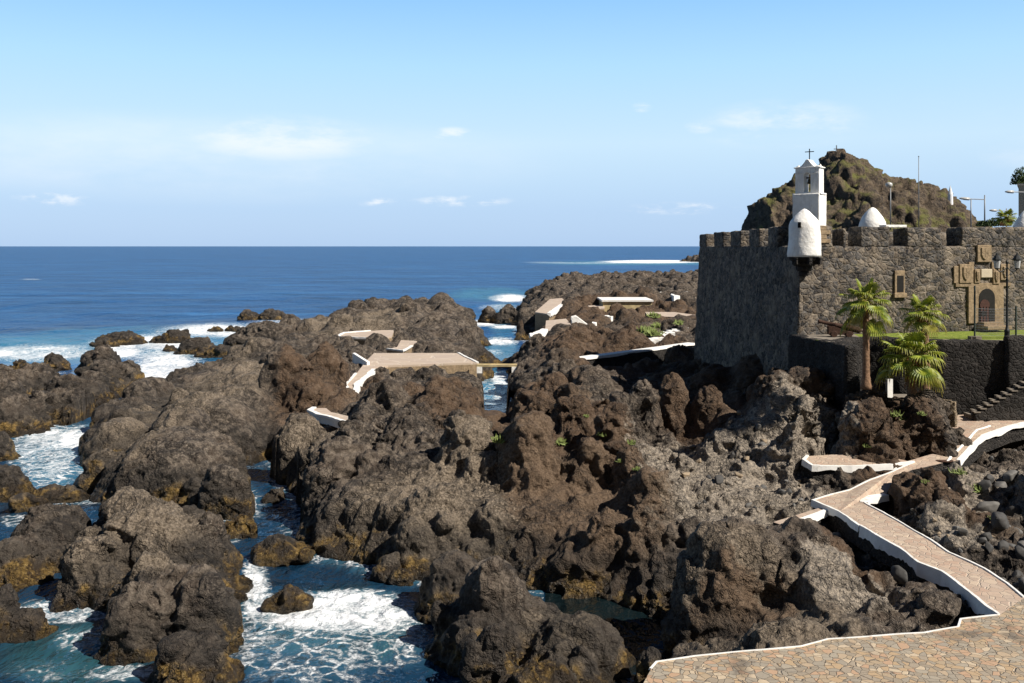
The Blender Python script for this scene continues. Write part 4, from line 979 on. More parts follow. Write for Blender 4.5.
# far right turret tip
Ye = 66.; lumpy_lathe('corner_turret', [(.9, 0), (.9, 1.2), (.75, 1.5), (.5, 1.95), (.25, 2.3), (0, 2.45)], (UY(1027, Ye), Ye, 14.0), 24, WHITE, castle, .04, 10)
def on_front(px, z, out=.0):
    """point on the battered front wall"""
    s = s_of(px); p = CORN + fu * s + fn * (out + BAT * .3 * (14 - z) / 11.8)
    return Vector((p.x, p.y, z))
def zf(px, py):
    p = on_front(px, 11); return ZY(py, p.y)
AF = math.atan2(fu.y, fu.x)
def plate(name, px0, px1, py0, py1, thick, mat, parent, out=.03, bevel=.02):
    a, b = on_front(px0, 11), on_front(px1, 11); z1, z0 = ZY(py0, (a.y + b.y) / 2), ZY(py1, (a.y + b.y) / 2)
    c = on_front((px0 + px1) / 2, (z0 + z1) / 2, out); wdt = (b - a).length
    return MB().box(tuple(c), (wdt, thick * 2, z1 - z0), AF).build(name, mat, parent, bevel=bevel)
# window
wn = plate('window', 893.5, 903.5, 270.5, 296, .1, SAND, castle, .02)
plate('opening', 895.6, 902.0, 275.5, 292, .1, DARKIN, wn, .035, 0)
plate('sill', 892.5, 905, 293, 297.5, .14, SAND, wn, .04)
# door with stepped sandstone surround
ds = plate('door_surround', 967, 1002, 286, 323, .09, SAND, castle, .02)
a = on_front(977, 11); b = on_front(993, 11)
hw = (b - a).length / 2; mid = on_front(985, 10.1, .14); zb = ZY(322, mid.y); zs = ZY(298, mid.y)
def arch_plate(name, hw, z0, zs, mat, parent, outv, th=.02):
    pts = [(-hw, z0), (hw, z0)] + [(hw * math.cos(math.pi * k / 12), zs + hw * math.sin(math.pi * k / 12)) for k in range(13)]
    o_ = on_front(985, (z0 + zs) / 2, outv); n = len(pts)
    V = [tuple(Vector((o_.x, o_.y, z)) + fu * x - fn * th) for x, z in pts] + [tuple(Vector((o_.x, o_.y, z)) + fu * x + fn * th) for x, z in pts]
    return MB().add(V, [tuple(reversed(range(n))), tuple(range(n, 2 * n))] + [(i, (i + 1) % n, (i + 1) % n + n, i + n) for i in range(n)]).build(name, mat, parent)
arch_plate('arched_doorway', hw * .98, zb, zs, DARKIN, ds, .115)
dr = arch_plate('door_leaf', hw * .6, zb + .02, zs - .45, WOODR, castle, .15)
for v_ in dr.data.vertices: v_.co -= fu * (hw * .33)
for k_ in range(4):
    MB().box(tuple(on_front(985, (zb + zs) / 2 - .3, .185) - fu * (hw * .33) + fu * (k_ - 1.5) * .22), (.025, .02, zs - zb - .5), AF).build('plank_gap', DARKIN, dr)
MB().box(tuple(on_front(981, zb + .55, .18)), (.32, .03, .3), AF).build('hatch', DARKIN, dr)
for k in range(2):
    plate('door_step', 976 - k * 2, 996 + k * 2, 321.5 + k * 3.2, 325 + k * 3.2, .35 + .25 * k, SAND, castle, .3 + .25 * k)
# carved coats of arms
for px0, px1, py0, py1, m_ in ((976, 990, 245, 262, SAND), (958, 970.5, 264, 283, SAND), (979.5, 990.5, 269, 277.5, BEIGE), (973, 978.5, 269, 283, SAND), (991.5, 998, 269, 284, SAND), (999, 1008, 264, 280, SAND)):
    cp = plate('coat_of_arms' if m_ is SAND else 'inscribed_plaque', px0, px1, py0, py1, .10, m_, castle, .05, .03)
    if m_ is SAND:
        a = on_front((px0 + px1) / 2, 11); hh = (py1 - py0) * a.y / F; ww = (px1 - px0) * a.y / F
        c = on_front((px0 + px1) / 2, ZY((py0 + py1) / 2, a.y), .17)
        pts = [(-.33 * ww, .36 * hh), (.33 * ww, .36 * hh), (.33 * ww, -.05 * hh), (.2 * ww, -.28 * hh), (0, -.38 * hh), (-.2 * ww, -.28 * hh), (-.33 * ww, -.05 * hh)]
        V = [tuple(c + fu * x + Vector((0, 0, z)) - fn * .03) for x, z in pts] + [tuple(c + fu * x * .9 + Vector((0, 0, z * .9)) + fn * .05) for x, z in pts]; n = 7
        MB().add(V, [tuple(range(n)), tuple(reversed(range(n, 2 * n)))] + [((i + 1) % n, i, i + n, (i + 1) % n + n) for i in range(n)]).build('carved_shield', SAND, cp)
        MB().box(tuple(c + fn * .04 + Vector((0, 0, .05))), (.05, .05, hh * .5), AF).box(tuple(c + fn * .04 + Vector((0, 0, .05 * hh))), (ww * .5, .05, .05), AF).build('carving', SAND, cp)
for px0, px1, py0, py1 in ((955, 1010, 283, 286.5), (968, 973, 262, 283), (991, 999, 262, 269), (953, 958, 266, 283)):
    plate('string_course', px0, px1, py0, py1, .05, SAND, castle, .03)
# quoins at the front-left corner top
for k in range(4):
    plate('quoin', 820, 826 + (k % 2) * 4, 226 + 4.3 * k, 230 + 4.3 * k, .04, SAND, castle, .05, .02)

# ---------------------------------------------------------------- lawn terrace and retaining walls
LZ = 8.6
lawn = slab('lawn_terrace', [(x, y, LZ) for x, y in lawn_poly], .25, GRASS, BLACK_SHADED_WALL)
lawn['kind'] = 'structure'
rw = empty('retaining_wall', (0, 0, 0), 0, 'tall stone retaining wall with painted-in shade under the castle lawn, behind the palms', 'wall')
boxes = []
lp = [Vector((x, y, 0)) for x, y in lawn_poly[:9]]
for a, b in zip(lp[:-1], lp[1:]):
    d_ = (b - a).normalized(); n_ = Vector((-d_.y, d_.x, 0)) * .6; o_ = Vector((d_.y, -d_.x, 0)) * .12
    a_, b_ = a - d_ * .1, b + d_ * .1
    boxes.append(([v3(a_ + o_ * 1.8, 1.8), v3(b_ + o_ * 1.8, 1.8), v3(b_ + n_, 1.8), v3(a_ + n_, 1.8)], [v3(a_ + o_, LZ + .06), v3(b_ + o_, LZ + .06), v3(b_ + n_, LZ + .06), v3(a_ + n_, LZ + .06)]))
rough_wall('wall_face', boxes, .14, BLACK_SHADED_WALL, rw, .06)  # near-black stone puts this wall's shade into its colour
CAP = mat_plain('worn_capstone', (.19, .165, .135), .9, .2, 4., .03)
slab('cannon_terrace', [(17.0, 60.3, LZ + .03), (18.2, 53.7, LZ + .03), (18.4, 53.7, LZ + .03), (18.88, 57.3, LZ + .03), (20.5, 58.7, LZ + .03), (20.9, 61.2, LZ + .03)], .1, CAP)
slab('terrace_walk', [(20.6, 58.62, LZ + .02), (22.4, 57.65, LZ + .02), (24.6, 56.75, LZ + .02), (27.6, 56.15, LZ + .02), (32, 56.05, LZ + .02), (44, 56.05, LZ + .02), (44, 57.0, LZ + .02), (31.5, 57.0, LZ + .02), (27.7, 57.1, LZ + .02), (24.8, 57.6, LZ + .02), (21.4, 59.3, LZ + .02)], .1, CAP)
# higher dark wall to the right of the lamp
o = rough_wall('garden_wall', [([v3(Vector((27.6, 55.5, 0)), 1.8), v3(Vector((46, 55.2, 0)), 1.8), v3(Vector((46, 55.9, 0)), 1.8), v3(Vector((27.7, 56.2, 0)), 1.8)],
                                [v3(Vector((27.6, 55.6, 0)), 8.95), v3(Vector((46, 55.3, 0)), 8.95), v3(Vector((46, 55.9, 0)), 8.95), v3(Vector((27.7, 56.2, 0)), 8.95)])], .14, BLACK_SHADED_WALL, None, .06)
tag(o, 'dark rubble wall at the right edge, between the lamp post and the stepped stair wall', 'wall')
# stairway
sw = empty('stone_stairway', (0, 0, 0), 0, 'dark stone stairway with stepped parapet climbing right from the paved path', 'stairs')
par = []
for k in range(13):
    x = 25.2 + .34 * k; z = 4.9 + .195 * k
    par.append(([(x, 54.3, 3.0), (x + .36, 54.3, 3.0), (x + .36, 54.65, 3.0), (x, 54.65, 3.0)], [(x, 54.3, z), (x + .36, 54.3, z), (x + .36, 54.65, z), (x, 54.65, z)]))
    MB().box((x + .17, 55.1, z - .32), (.36, .9, .3)).build('step', CAP, sw)
    MB().box((x + .17, 54.47, z + .03), (.345, .40, .07)).build('parapet_cap', CAP, sw)
rough_wall('parapet', par, .12, BLACK_SHADED_WALL, sw, .05)
TANW = mat_wall('tan_rubble_stone', [(.24, .18, .11), (.30, .23, .15), (.18, .14, .10), (.34, .27, .18)], (.12, .10, .08), 4.)
# planter terrace between palms
PT = [(p[0], p[1], 5.6) for p in up([(878, 400), (885, 394), (925, 394), (951, 405), (948, 410), (905, 407)], lambda y: 5.6)]
slab('palm_terrace', PT, .3, CAP, CAP)
b_ = []
a, b, c = Vector(U(928, 404.5, 5.6)), Vector(U(951, 407, 5.6)), Vector(U(949, 412, 5.4))
for p, q in ((a, b), (b, c)):
    d_ = (q - p); d_.z = 0; d_.normalize(); n_ = Vector((-d_.y, d_.x, 0)) * .3
    b_.append(([v3(p, 4.6), v3(q, 4.6), v3(q + n_, 4.6), v3(p + n_, 4.6)], [v3(p, 5.95), v3(q, 5.95), v3(q + n_, 5.95), v3(p + n_, 5.95)]))
o = rough_wall('planter_wall', b_, .07, TANW, None, .05); tag(o, 'low tan rubble wall at the right end of the lava mound by the palms', 'wall')
# dark doorway slot in the retaining wall and pale box
o = MB().box((UY(876, 57), 55.0, 6.0), (.32, .2, 1.3), .2).build('pale_marker_slab', KERBW); tag(o, 'small upright pale slab behind the slim left palm', 'slab')
# ---------------------------------------------------------------- cannon
cn = empty('cannon', (UY(841, 58.9), 58.9, LZ + .05), R(-8), 'old rusty cannon on a low carriage pointing left, on the terrace at the castle foot', 'cannon')
ax = Vector((1, 0, -.22)).normalized()
MB().lathe([(.0, -1.45), (.10, -1.45), (.13, -1.42), (.105, -1.3), (.12, -.5), (.15, -.48), (.14, -.4), (.16, .3), (.19, .33), (.18, .8), (.19, .95), (.12, 1.03), (.05, 1.08), (.07, 1.16), (.0, 1.2)], (.1, 0, .58), 16, ax).build('barrel', RUSTY, cn, True)
cg = MB()
for s in (-1, 1):
    pts = [(-.75, .12), (.65, .12), (.65, .3), (.3, .36), (.0, .46), (-.4, .62), (-.75, .62)]
    n = len(pts); V = [(x, s * .24 - .05, z) for x, z in pts] + [(x, s * .24 + .05, z) for x, z in pts]
    cg.add(V, [tuple(range(n)), tuple(reversed(range(n, 2 * n)))] + [((i + 1) % n, i, i + n, (i + 1) % n + n) for i in range(n)])
cg.box((-.45, 0, .17), (.14, .6, .12)).box((.4, 0, .17), (.14, .6, .12)).build('carriage', RUSTY, cn)
for x in (-.45, .4):
    for s in (-1, 1):
        MB().lathe([(.17, -.05), (.19, -.03), (.19, .03), (.17, .05), (.05, .06)], (x, s * .36, .17), 14, Vector((0, 1, 0))).build('wheel', RUSTY, cn)

# ---------------------------------------------------------------- lamps
def street_lantern(loc):
    e = empty('street_lamp', loc, R(8), 'black cast iron lamp post with two hanging-style lanterns at the edge of the castle lawn', 'street lamp')
    MB().lathe([(.2, 0), (.2, .12), (.15, .2), (.14, .5), (.17, .56), (.10, .65), (.06, .9), (.055, 3.4), (.08, 3.45), (.05, 3.55), (.045, 4.35), (.09, 4.42), (.02, 4.6)], (0, 0, 0), 14).build('post', IRON, e, True)
    MB().tube([(-.62, 0, 4.05), (-.45, 0, 3.92), (-.2, 0, 3.98), (0, 0, 4.2), (.2, 0, 3.98), (.45, 0, 3.92), (.62, 0, 4.05)], .03).tube([(-.35, 0, 3.93), (-.15, 0, 3.75), (0, 0, 3.7), (.15, 0, 3.75), (.35, 0, 3.93)], .018).build('scroll_arm', IRON, e, True)
    for s in (-1, 1):
        l = MB().lathe([(.08, 0), (.10, .03), (.13, .06), (.19, .52), (.26, .56), (.24, .6), (.12, .78), (.05, .84), (.05, .9), (.0, .95)], (s * .62, 0, 4.05), 8).build('lantern', IRON, e)
        MB().lathe([(.135, .08), (.185, .5)], (s * .62, 0, 4.05), 8).build('glass', LGLASS, l).scale = (1, 1, 1)
        for v in l.children[0].data.vertices:
            v.co.x = s * .62 + (v.co.x - s * .62) * 1.06; v.co.y *= 1.06
    return e
street_lantern((UY(1007, 56.5), 56.5, LZ + .02))
def pole(name, label, px, y0, y1, Y, r, mat, cat='pole', arm=None, group=None):
    z0, z1 = ZY(y1, Y), ZY(y0, Y); x = UY(px, Y)
    e = empty(name, (x, Y, z0), 0, label, cat)
    MB().tube([(0, 0, 0), (0, 0, z1 - z0)], [r, r * .7]).build('pole', mat, e, True)
    return e, z1 - z0
e, h = pole('roof_lamp', 'single lamp on a tall pole rising behind the castle roof right of the white dome', 890.5, 187, 230, 80, .06, GALV, 'lamp')
MB().lathe([(.05, 0), (.2, .05), (.27, .18), (.25, .34), (.12, .42), (0, .44)], (-.12, 0, h - .05), 16).build('lamp_head', LGLASS, e, True)
e, h = pole('flagpole', 'bare thin flagpole standing up against the hill behind the castle', 918.7, 157, 232, 88, .045, GALV, 'flagpole')
MB().lathe([(.03, 0), (.07, .04), (.0, .12)], (0, 0, h), 8).build('finial', GALV, e, True)
def roadlamp(label, px, ytop, pxarm, yarm, Y, extra=None):
    e, h = pole('road_lamp', label, px, ytop, 232, Y, .09, GALV, 'street lamp')
    dx = (pxarm - px) * Y / F; za = ZY(yarm, Y) - ZY(232, Y)
    MB().tube([(0, 0, za), (dx, 0, za + .06)], .05).build('arm', GALV, e)
    s = 1 if dx > 0 else -1
    MB().lathe([(.08, 0), (.16, .08), (.14, .6), (.05, .9)], (dx - s * .1, 0, za + .06), 10, Vector((s, 0, .02))).build('lamp_head', LGLASS, e, True)
    return e
roadlamp('tall grey road lamp with a long arm reaching left, behind the castle roof', 984.7, 195, 969, 199.5, 105)
roadlamp('shorter grey road lamp standing just left of the tall one behind the castle roof', 971, 199, 966, 199, 118)
roadlamp('low small road lamp beside the rooftop palm', 1006.5, 208.5, 996, 211, 120)
roadlamp('road lamp whose arm sticks out left from the beige building at the right edge', 1034, 188, 1013, 192.5, 100)

# ---------------------------------------------------------------- wire fence on the lawn
fe = empty('wire_fence', (0, 0, 0), 0, 'sagging wire mesh fence on green posts across the lawn before the castle door', 'fence')
P0, P1, P2 = Vector((UY(974.7, 57.6), 57.6, LZ)), Vector((UY(1016, 58.0), 58.0, LZ)), Vector((UY(1060, 59), 59, LZ))
MB().tube([P0, P0 + Vector((0, 0, 3.1))], .055).build('post', GREENP, fe)
MB().tube([P1, P1 + Vector((0, 0, 1.9))], .06).build('post', GREENP, fe)
MB().box(tuple(P0 + Vector((0, 0, .08))), (.6, .5, .2)).build('footing', CAP, fe)
wm = MB()
for a, b in ((P0, P1), (P1, P2)):
    for k in range(11):
        zz = .25 + 1.55 * k / 10
        pts = [a.lerp(b, t / 8) + Vector((0, 0, zz - .06 * math.sin(math.pi * t / 8))) for t in range(9)]
        wm.tube(pts, .006 if 0 < k < 10 else .014, 4)
    nn = 30
    for k in range(nn):
        q = a.lerp(b, (k + .5) / nn); wm.tube([q + Vector((0, 0, .25)), q + Vector((0, 0, 1.8 - .05 * math.sin(math.pi * k / nn)))], .006, 4)
wm.build('mesh', GALV, fe)

# ---------------------------------------------------------------- fan palms
def mat_leaf(name, a, b, tip):
    t = NT(name); p = t.pos(); n = t.noise(p, 3, 3, .6)
    at = t.n('ShaderNodeAttribute', attribute_name='dry').outputs['Color']
    dry = t.n('ShaderNodeSeparateColor', {0: at}).outputs[0]
    base = t.mix(t.rng(n, .35, .65), a, b); base = t.mix(dry, base, tip)
    bs = t.n('ShaderNodeBsdfPrincipled', {'Base Color': base, 'Roughness': .5, 'Specular IOR Level': .4})
    tr = t.n('ShaderNodeBsdfTranslucent', {'Color': base})
    mx = t.n('ShaderNodeMixShader', {0: .28, 1: bs.outputs[0], 2: tr.outputs[0]})
    t.n('ShaderNodeOutputMaterial', {0: mx.outputs[0]}); return t.m
LEAF = mat_leaf('palm_leaf', (.09, .145, .012), (.30, .34, .03), (.42, .30, .09))
TRUNK = mat_plain('palm_trunk', (.19, .115, .07), .95, .35, 9., .05)
FIBRE = mat_plain('palm_skirt', (.24, .11, .04), .95, .45, 14., .06)
def fan_leaf(r, L_, elev, azm, rad, dryness, droop):
    """petiole from the crown centre and a pleated half-round blade with split tips"""
    d = Vector((math.cos(azm) * math.cos(elev), math.sin(azm) * math.cos(elev), math.sin(elev)))
    side = Vector((-math.sin(azm), math.cos(azm), 0)); upv = side.cross(d) * -1
    if upv.z < 0: upv = -upv
    V, Fc, D = [], [], []
    n0 = 7; pts = []
    for k in range(n0):
        t = k / (n0 - 1); p = d * (L_ * t) - Vector((0, 0, droop * L_ * .35 * t * t)); pts.append(p)
    m = MB().tube(pts, [.035 - .018 * k / (n0 - 1) for k in range(n0)], 5)
    V += m.v; Fc += m.f; D += [min(1, .35 + dryness)] * len(m.v)
    hub = pts[-1]; dd = (pts[-1] - pts[-2]).normalized()
    nseg = 22; span = R(125)
    for k in range(nseg):
        a0 = -span + 2 * span * k / nseg; a1 = -span + 2 * span * (k + 1) / nseg; am = (a0 + a1) / 2
        def dirv(a): return (dd * math.cos(a) + side * math.sin(a)).normalized()
        rl = rad * (.80 + .20 * math.cos(am)) * r.uniform(.9, 1.06)
        fold = upv * .045 * rad
        prof = [(0.02, 1.0, 0), (.35, 1.0, .01), (.66, .95, .03), (.84, .5, .10), (1.0, .06, .22 + .28 * r.random())]
        b = len(V)
        for (t, wf, dz) in prof:
            sag = Vector((0, 0, -rad * dz * (.55 + .75 * droop)))
            ca = am + (a0 - am) * wf; cb = am + (a1 - am) * wf
            V += [hub + dirv(ca) * rl * t + sag, hub + dirv(am) * rl * t + fold * min(1, t * 2) + sag, hub + dirv(cb) * rl * t + sag]
            q = min(1, max(0, (t - .8) * 2.2) + dryness + (.25 if r.random() < .06 else 0)); D += [q] * 3
        for i in range(len(prof) - 1):
            for j in (0, 1): Fc.append((b + 3 * i + j, b + 3 * i + j + 1, b + 3 * i + 3 + j + 1, b + 3 * i + 3 + j))
    return V, Fc, D
def fan_palm(loc, height, r0, r1, rad, nleaf, seed, label, skirt=.6, lean=(0, 0), low=-.7):
    r = random.Random(seed)
    e = empty('fan_palm', loc, 0, label, 'palm tree', 'fan palms on the lava mound')
    n = 26; pr = []
    pts = [Vector((lean[0] * (k / n) ** 1.5, lean[1] * (k / n) ** 1.5, height * k / n)) for k in range(n + 1)]
    rad_t = [r0 * (1.45 - .45 * min(1, k / 4)) * (1 - (1 - r1 / r0) * k / n) * (1.06 if k % 2 else .97) for k in range(n + 1)]
    MB().tube(pts, rad_t, 14).build('trunk', TRUNK, e, True)
    top = pts[-1]
    m = MB()
    for k in range(int(70 * skirt)):
        a = r.uniform(0, 6.28); z = -r.random() * skirt * 1.3; rr_ = r1 * (1.0 + .25 * r.random())
        b = top + Vector((math.cos(a) * rr_, math.sin(a) * rr_, z)); m.tube([b, b + Vector((math.cos(a) * .10, math.sin(a) * .10, -.16)), b + Vector((math.cos(a) * .09, math.sin(a) * .09, -.42))], [.035, .03, .008], 4)
    m.build('trunk_skirt', FIBRE, e)
    V, Fc, D = [], [], []
    for k in range(nleaf):
        t = (k + .5) / nleaf; azm = k * 2.39996 + r.uniform(-.25, .25)
        elev = 1.35 - (1.35 - low) * t ** .85 + r.uniform(-.12, .12)
        dry = 0 if t < .8 else (t - .8) * 3 * r.random(); L_ = rad * r.uniform(.6, .95) * (.75 + .35 * t)
        v, f, d = fan_leaf(r, L_, elev, azm, rad * r.uniform(.52, .64), dry, max(0, .25 + .75 * t))
        b = len(V); V += [Vector(p) + top for p in v]; Fc += [tuple(i + b for i in q) for q in f]; D += d
    o = mesh_obj('crown', V, Fc, LEAF, e)
    add_attr(o, 'dry', np.array(D)[:, None])
    return e
bx = U(866, 389, 6.7)
fan_palm(bx, ZY(300, bx[1]) - 6.7, .20, .14, 1.14, 26, 3, 'slim fan palm with a bare straight trunk, leftmost of the three palms', .35, (.0, 0), -.85)
b2 = (UY(925, 53.6), 53.6, 5.5)
fan_palm(b2, ZY(312, 53.6) - 5.5, .33, .2, 1.0, 24, 8, 'fan palm standing behind the bushy front one, its crown showing above it', .6, (-.1, 0), -.5)
b3 = (UY(912, 51.3), 51.3, 5.4)
fan_palm(b3, ZY(356, 51.3) - 5.4, .27, .2, 1.4, 30, 5, 'large bushy fan palm in front with a shaggy orange trunk', 1.0, (0, 0), -.4)
# rooftop pot palm and hedge
pp = empty('potted_palm', (UY(1006, 90), 90, ZY(226, 90)), 0, 'small palm in a terracotta pot on the far roof by the beige building', 'potted plant')
MB().lathe([(.45, 0), (.6, .5), (.62, .6)], (0, 0, 0), 16).build('pot', mat_plain('terracotta', (.33, .15, .07), .8, .15), pp, True)
r = random.Random(4); V, Fc, D = [], [], []
for k in range(16):
    v, f, d = fan_leaf(r, .55, 1.2 - 1.6 * k / 16, k * 2.4, .62, 0, .4 + .4 * k / 16); b = len(V)
    V += [Vector(p) + Vector((0, 0, .75)) for p in v]; Fc += [tuple(i + b for i in q) for q in f]; D += d
o = mesh_obj('fronds', V, Fc, LEAF, pp); add_attr(o, 'dry', np.array(D)[:, None])
def leaf_cloud(name, c, rad, n, size, mat, parent=None, seed=0):
    r = random.Random(seed); V, Fc = [], []
    for k in range(n):
        d = Vector((r.gauss(0, 1), r.gauss(0, 1), abs(r.gauss(0, 1)))).normalized() * r.random() ** .4
        p = Vector(c) + Vector((d.x * rad[0], d.y * rad[1], d.z * rad[2]))
        q = Vector((r.gauss(0, 1), r.gauss(0, 1), r.gauss(0, 1))).normalized(); a = q.orthogonal().normalized(); b_ = q.cross(a)
        s = size * r.uniform(.6, 1.3); i = len(V)
        V += [p - a * s, p - b_ * s * .35, p + a * s, p + b_ * s * .35]; Fc.append((i, i + 1, i + 2, i + 3))
    return mesh_obj(name, V, Fc, mat, parent)
HEDGE = mat_plain('hedge_leaf', (.035, .06, .018), .7, .3, 3., 0)
for k, (px, w_, h_) in enumerate(((996, 1.0, .8), (989, .8, .6), (982.5, .6, .5))):
    o = leaf_cloud('roof_shrub', (UY(px, 92), 92, ZY(226, 92)), (w_, .6, h_), 500, .12, HEDGE, None, k)
    tag(o, ('bushy shrub next to the potted palm on the far roof', 'middle shrub of the three behind the castle battlement', 'smallest shrub of the three, nearest the tall road lamp')[k], 'shrub')
# beige building
Yb_ = 125; bx0 = UY(1018.5, Yb_); zt = ZY(185.5, Yb_); bd = empty('apartment_building', (bx0, Yb_, 0), -R(28), 'beige rendered building cut off by the right edge of the photo', 'building')
MB().box((7, 5, zt / 2 + 3), (14, 10, zt - 6)).build('wall', BEIGE, bd)
MB().box((7, 5, zt + .1), (14.3, 10.3, .25)).build('roof_slab', mat_plain('cream_trim', (.52, .46, .36), .9, .05), bd)
for k in range(3):
    w_ = MB().box((3.2 + 4 * k, -.02, zt - 2.6), (1.2, .08, 1.5)).build('window', DARKIN, bd)
o = leaf_cloud('rooftop_bush', (bx0 + 1.3, Yb_ + 2, zt + .3), (1.3, 1, 2.2), 900, .2, HEDGE, None, 9); tag(o, 'dark bush growing on the roof of the beige building', 'shrub')

# ---------------------------------------------------------------- the rock islet
def mat_hill():
    t = NT('islet_rock'); p = t.pos(); nz = t.n('ShaderNodeSeparateXYZ', {0: t.n('ShaderNodeNewGeometry').outputs['Normal']}).outputs[2]
    n1 = t.noise(p, .05, 6, .65); n2 = t.noise(p, .3, 6, .7); n3 = t.noise(p, 1.1, 4, .7)
    base = t.mix(t.rng(n2, .35, .65), (.05, .042, .036), (.15, .115, .08))
    base = t.mix(t.rng(n3, .5, .72), base, (.19, .14, .10))
    g = t.math('MULTIPLY', t.rng(t.math('ADD', nz, t.math('MULTIPLY', t.math('SUBTRACT', n2, .5), 1.3)), .3, .75), t.rng(n1, .46, .60))
    base = t.mix(t.math('MULTIPLY', g, .9), base, t.mix(n3, (.085, .10, .025), (.19, .18, .06)))
    h = t.math('ADD', t.math('MULTIPLY', n2, 1.), t.math('MULTIPLY', n3, .5))
    return t.out(base, .95, t.bump(h, 1., 2.2), .15)
def build_islet():
    D = 420.
    cr = [(744, 240), (749, 226), (754, 212), (759, 199), (760, 195.5), (770, 193.5), (778, 188), (790, 180), (800, 172), (818, 163.5), (826, 158), (833, 153.5), (838, 152.5), (846, 156), (856, 162.5), (866, 168.5), (874, 169), (879, 175),
          (893, 176.5), (905, 180.5), (920, 184), (935, 187), (941, 189), (948, 196.5), (955, 199), (960, 206), (968, 210), (974, 215.5), (985, 222), (1000, 232), (1015, 244)]
    xs = np.array([UY(a, D) for a, b in cr]); zs = np.array([ZY(b, D) for a, b in cr])
    gx = np.arange(88, 220, .6); gy = np.arange(-60, 62, .75)
    X, Y = np.meshgrid(gx, gy); Hc = np.interp(X, xs, zs)
    P = np.stack([X.ravel(), Y.ravel(), np.zeros(X.size)], 1)
    w1 = perlin(P, 30, 81).reshape(X.shape)
    yy = np.abs(Y + w1 * 7) / (14 + Hc * .95)
    prof = np.clip(1 - yy ** 1.25, -.1, 1)
    fall = 1 - np.clip(-Y / 60, 0, 1) * 0
    Hh = Hc * prof
    ridge = (np.abs(perlin(P, 22, 82)) * 1.6 - .4).reshape(X.shape) * 7 * np.clip(np.abs(Y) / 14, 0, 1)
    Hh = Hh + ridge * np.clip(prof * 2, 0, 1)
    V = np.stack([X.ravel(), Y.ravel() + D, Hh.ravel()], 1).astype(np.float32)
    ny, nx = X.shape; i = np.arange(ny * nx).reshape(ny, nx)
    Q = np.stack([i[:-1, :-1].ravel(), i[:-1, 1:].ravel(), i[1:, 1:].ravel(), i[1:, :-1].ravel()], 1)
    N = normals(V, Q)
    d = (np.abs(perlin(V, 9, 83)) * 2 - .5) * 2.6 + (np.abs(perlin(V, 4.2, 84)) * 2 - .5) * 2.0 + perlin(V, 2., 85) * 1.1
    for s_, a_ in ((11., 4.5), (4.5, 2.2)):
        v_, g_ = cells(V, s_, 6); d += a_ * (v_ - .5) * np.clip(g_ / .2, 0, 1) - a_ * .4 * np.exp(-g_ / .07)
    V = V + N * (d * .62)[:, None]
    o = np_mesh('islet_hill', V, Q, mat_hill(), True); o['kind'] = 'structure'
build_islet()
def build_back_hill():
    # unseen escarpment behind the town and viewer, added to block sky light
    gx = np.arange(-700, 701, 20.); gy = np.arange(-700, -59, 20.); X, Y = np.meshgrid(gx, gy)
    P = np.stack([X.ravel(), Y.ravel(), np.zeros(X.size)], 1)
    Hh = np.clip((-Y - 70) * .75, 0, 330) * (1 + .25 * perlin(P, 150, 91).reshape(X.shape)) + perlin(P, 45, 92).reshape(X.shape) * 14 - 2
    V = np.stack([X.ravel(), Y.ravel(), Hh.ravel()], 1); ny, nx = X.shape; i = np.arange(ny * nx).reshape(ny, nx)
    Q = np.stack([i[:-1, :-1].ravel(), i[:-1, 1:].ravel(), i[1:, 1:].ravel(), i[1:, :-1].ravel()], 1)
    o = np_mesh('sky_block_hill', V, Q, bpy.data.materials['islet_rock'], True); o['kind'] = 'structure'
build_back_hill()
o = MB().box((UY(836.5, 418), 418, ZY(150, 418)), (.35, .35, 4)).box((UY(836.5, 418), 418, ZY(149, 418)), (2.2, .35, .35)).build('summit_cross', GALV); tag(o, 'tiny cross on the very top of the rocky islet', 'cross')
o = MB().lathe([(1.1, -3), (1.0, 1.5), (.5, 3.4), (0, 5.2)], (UY(950.3, 405), 405, ZY(198, 405)), 10).build('white_beacon', WHITE); tag(o, 'small white beacon on the right shoulder of the rocky islet', 'beacon')

# ---------------------------------------------------------------- stones and plants set down on the lava
dg = bpy.context.evaluated_depsgraph_get()
land = [ob_ for ob_ in col.objects if ob_.type == 'MESH' and ob_.name.split('.')[0] in ('lava_shore', 'lava_headland', 'rock_mound')]
trees = [BVHTree.FromObject(ob_, dg) for ob_ in land]
def drop(x, y):
    best = None
    for t in trees:
        h = t.ray_cast(Vector((x, y, 30)), Vector((0, 0, -1)))
        if h[0] is not None and (best is None or h[0].z > best.z): best = h[0]
    return best
def sight(px, py):
    d_ = Vector(((px - 512) / F, 1, -(py - HZ) / F)).normalized(); best = None
    for t in trees:
        h = t.ray_cast(Vector((0, 0, EYE)), d_)
        if h[0] is not None and (best is None or h[3] < best[1]): best = (h[0], h[3])
    return best[0] if best else None
BOULD = [mat_plain('grey_beach_stone', c_, .75, .2, 4., .03) for c_ in ((.085, .083, .08), (.125, .12, .112), (.055, .053, .051))]
TANST = mat_plain('tan_stone', (.27, .21, .145), .9, .2, 5., .03)
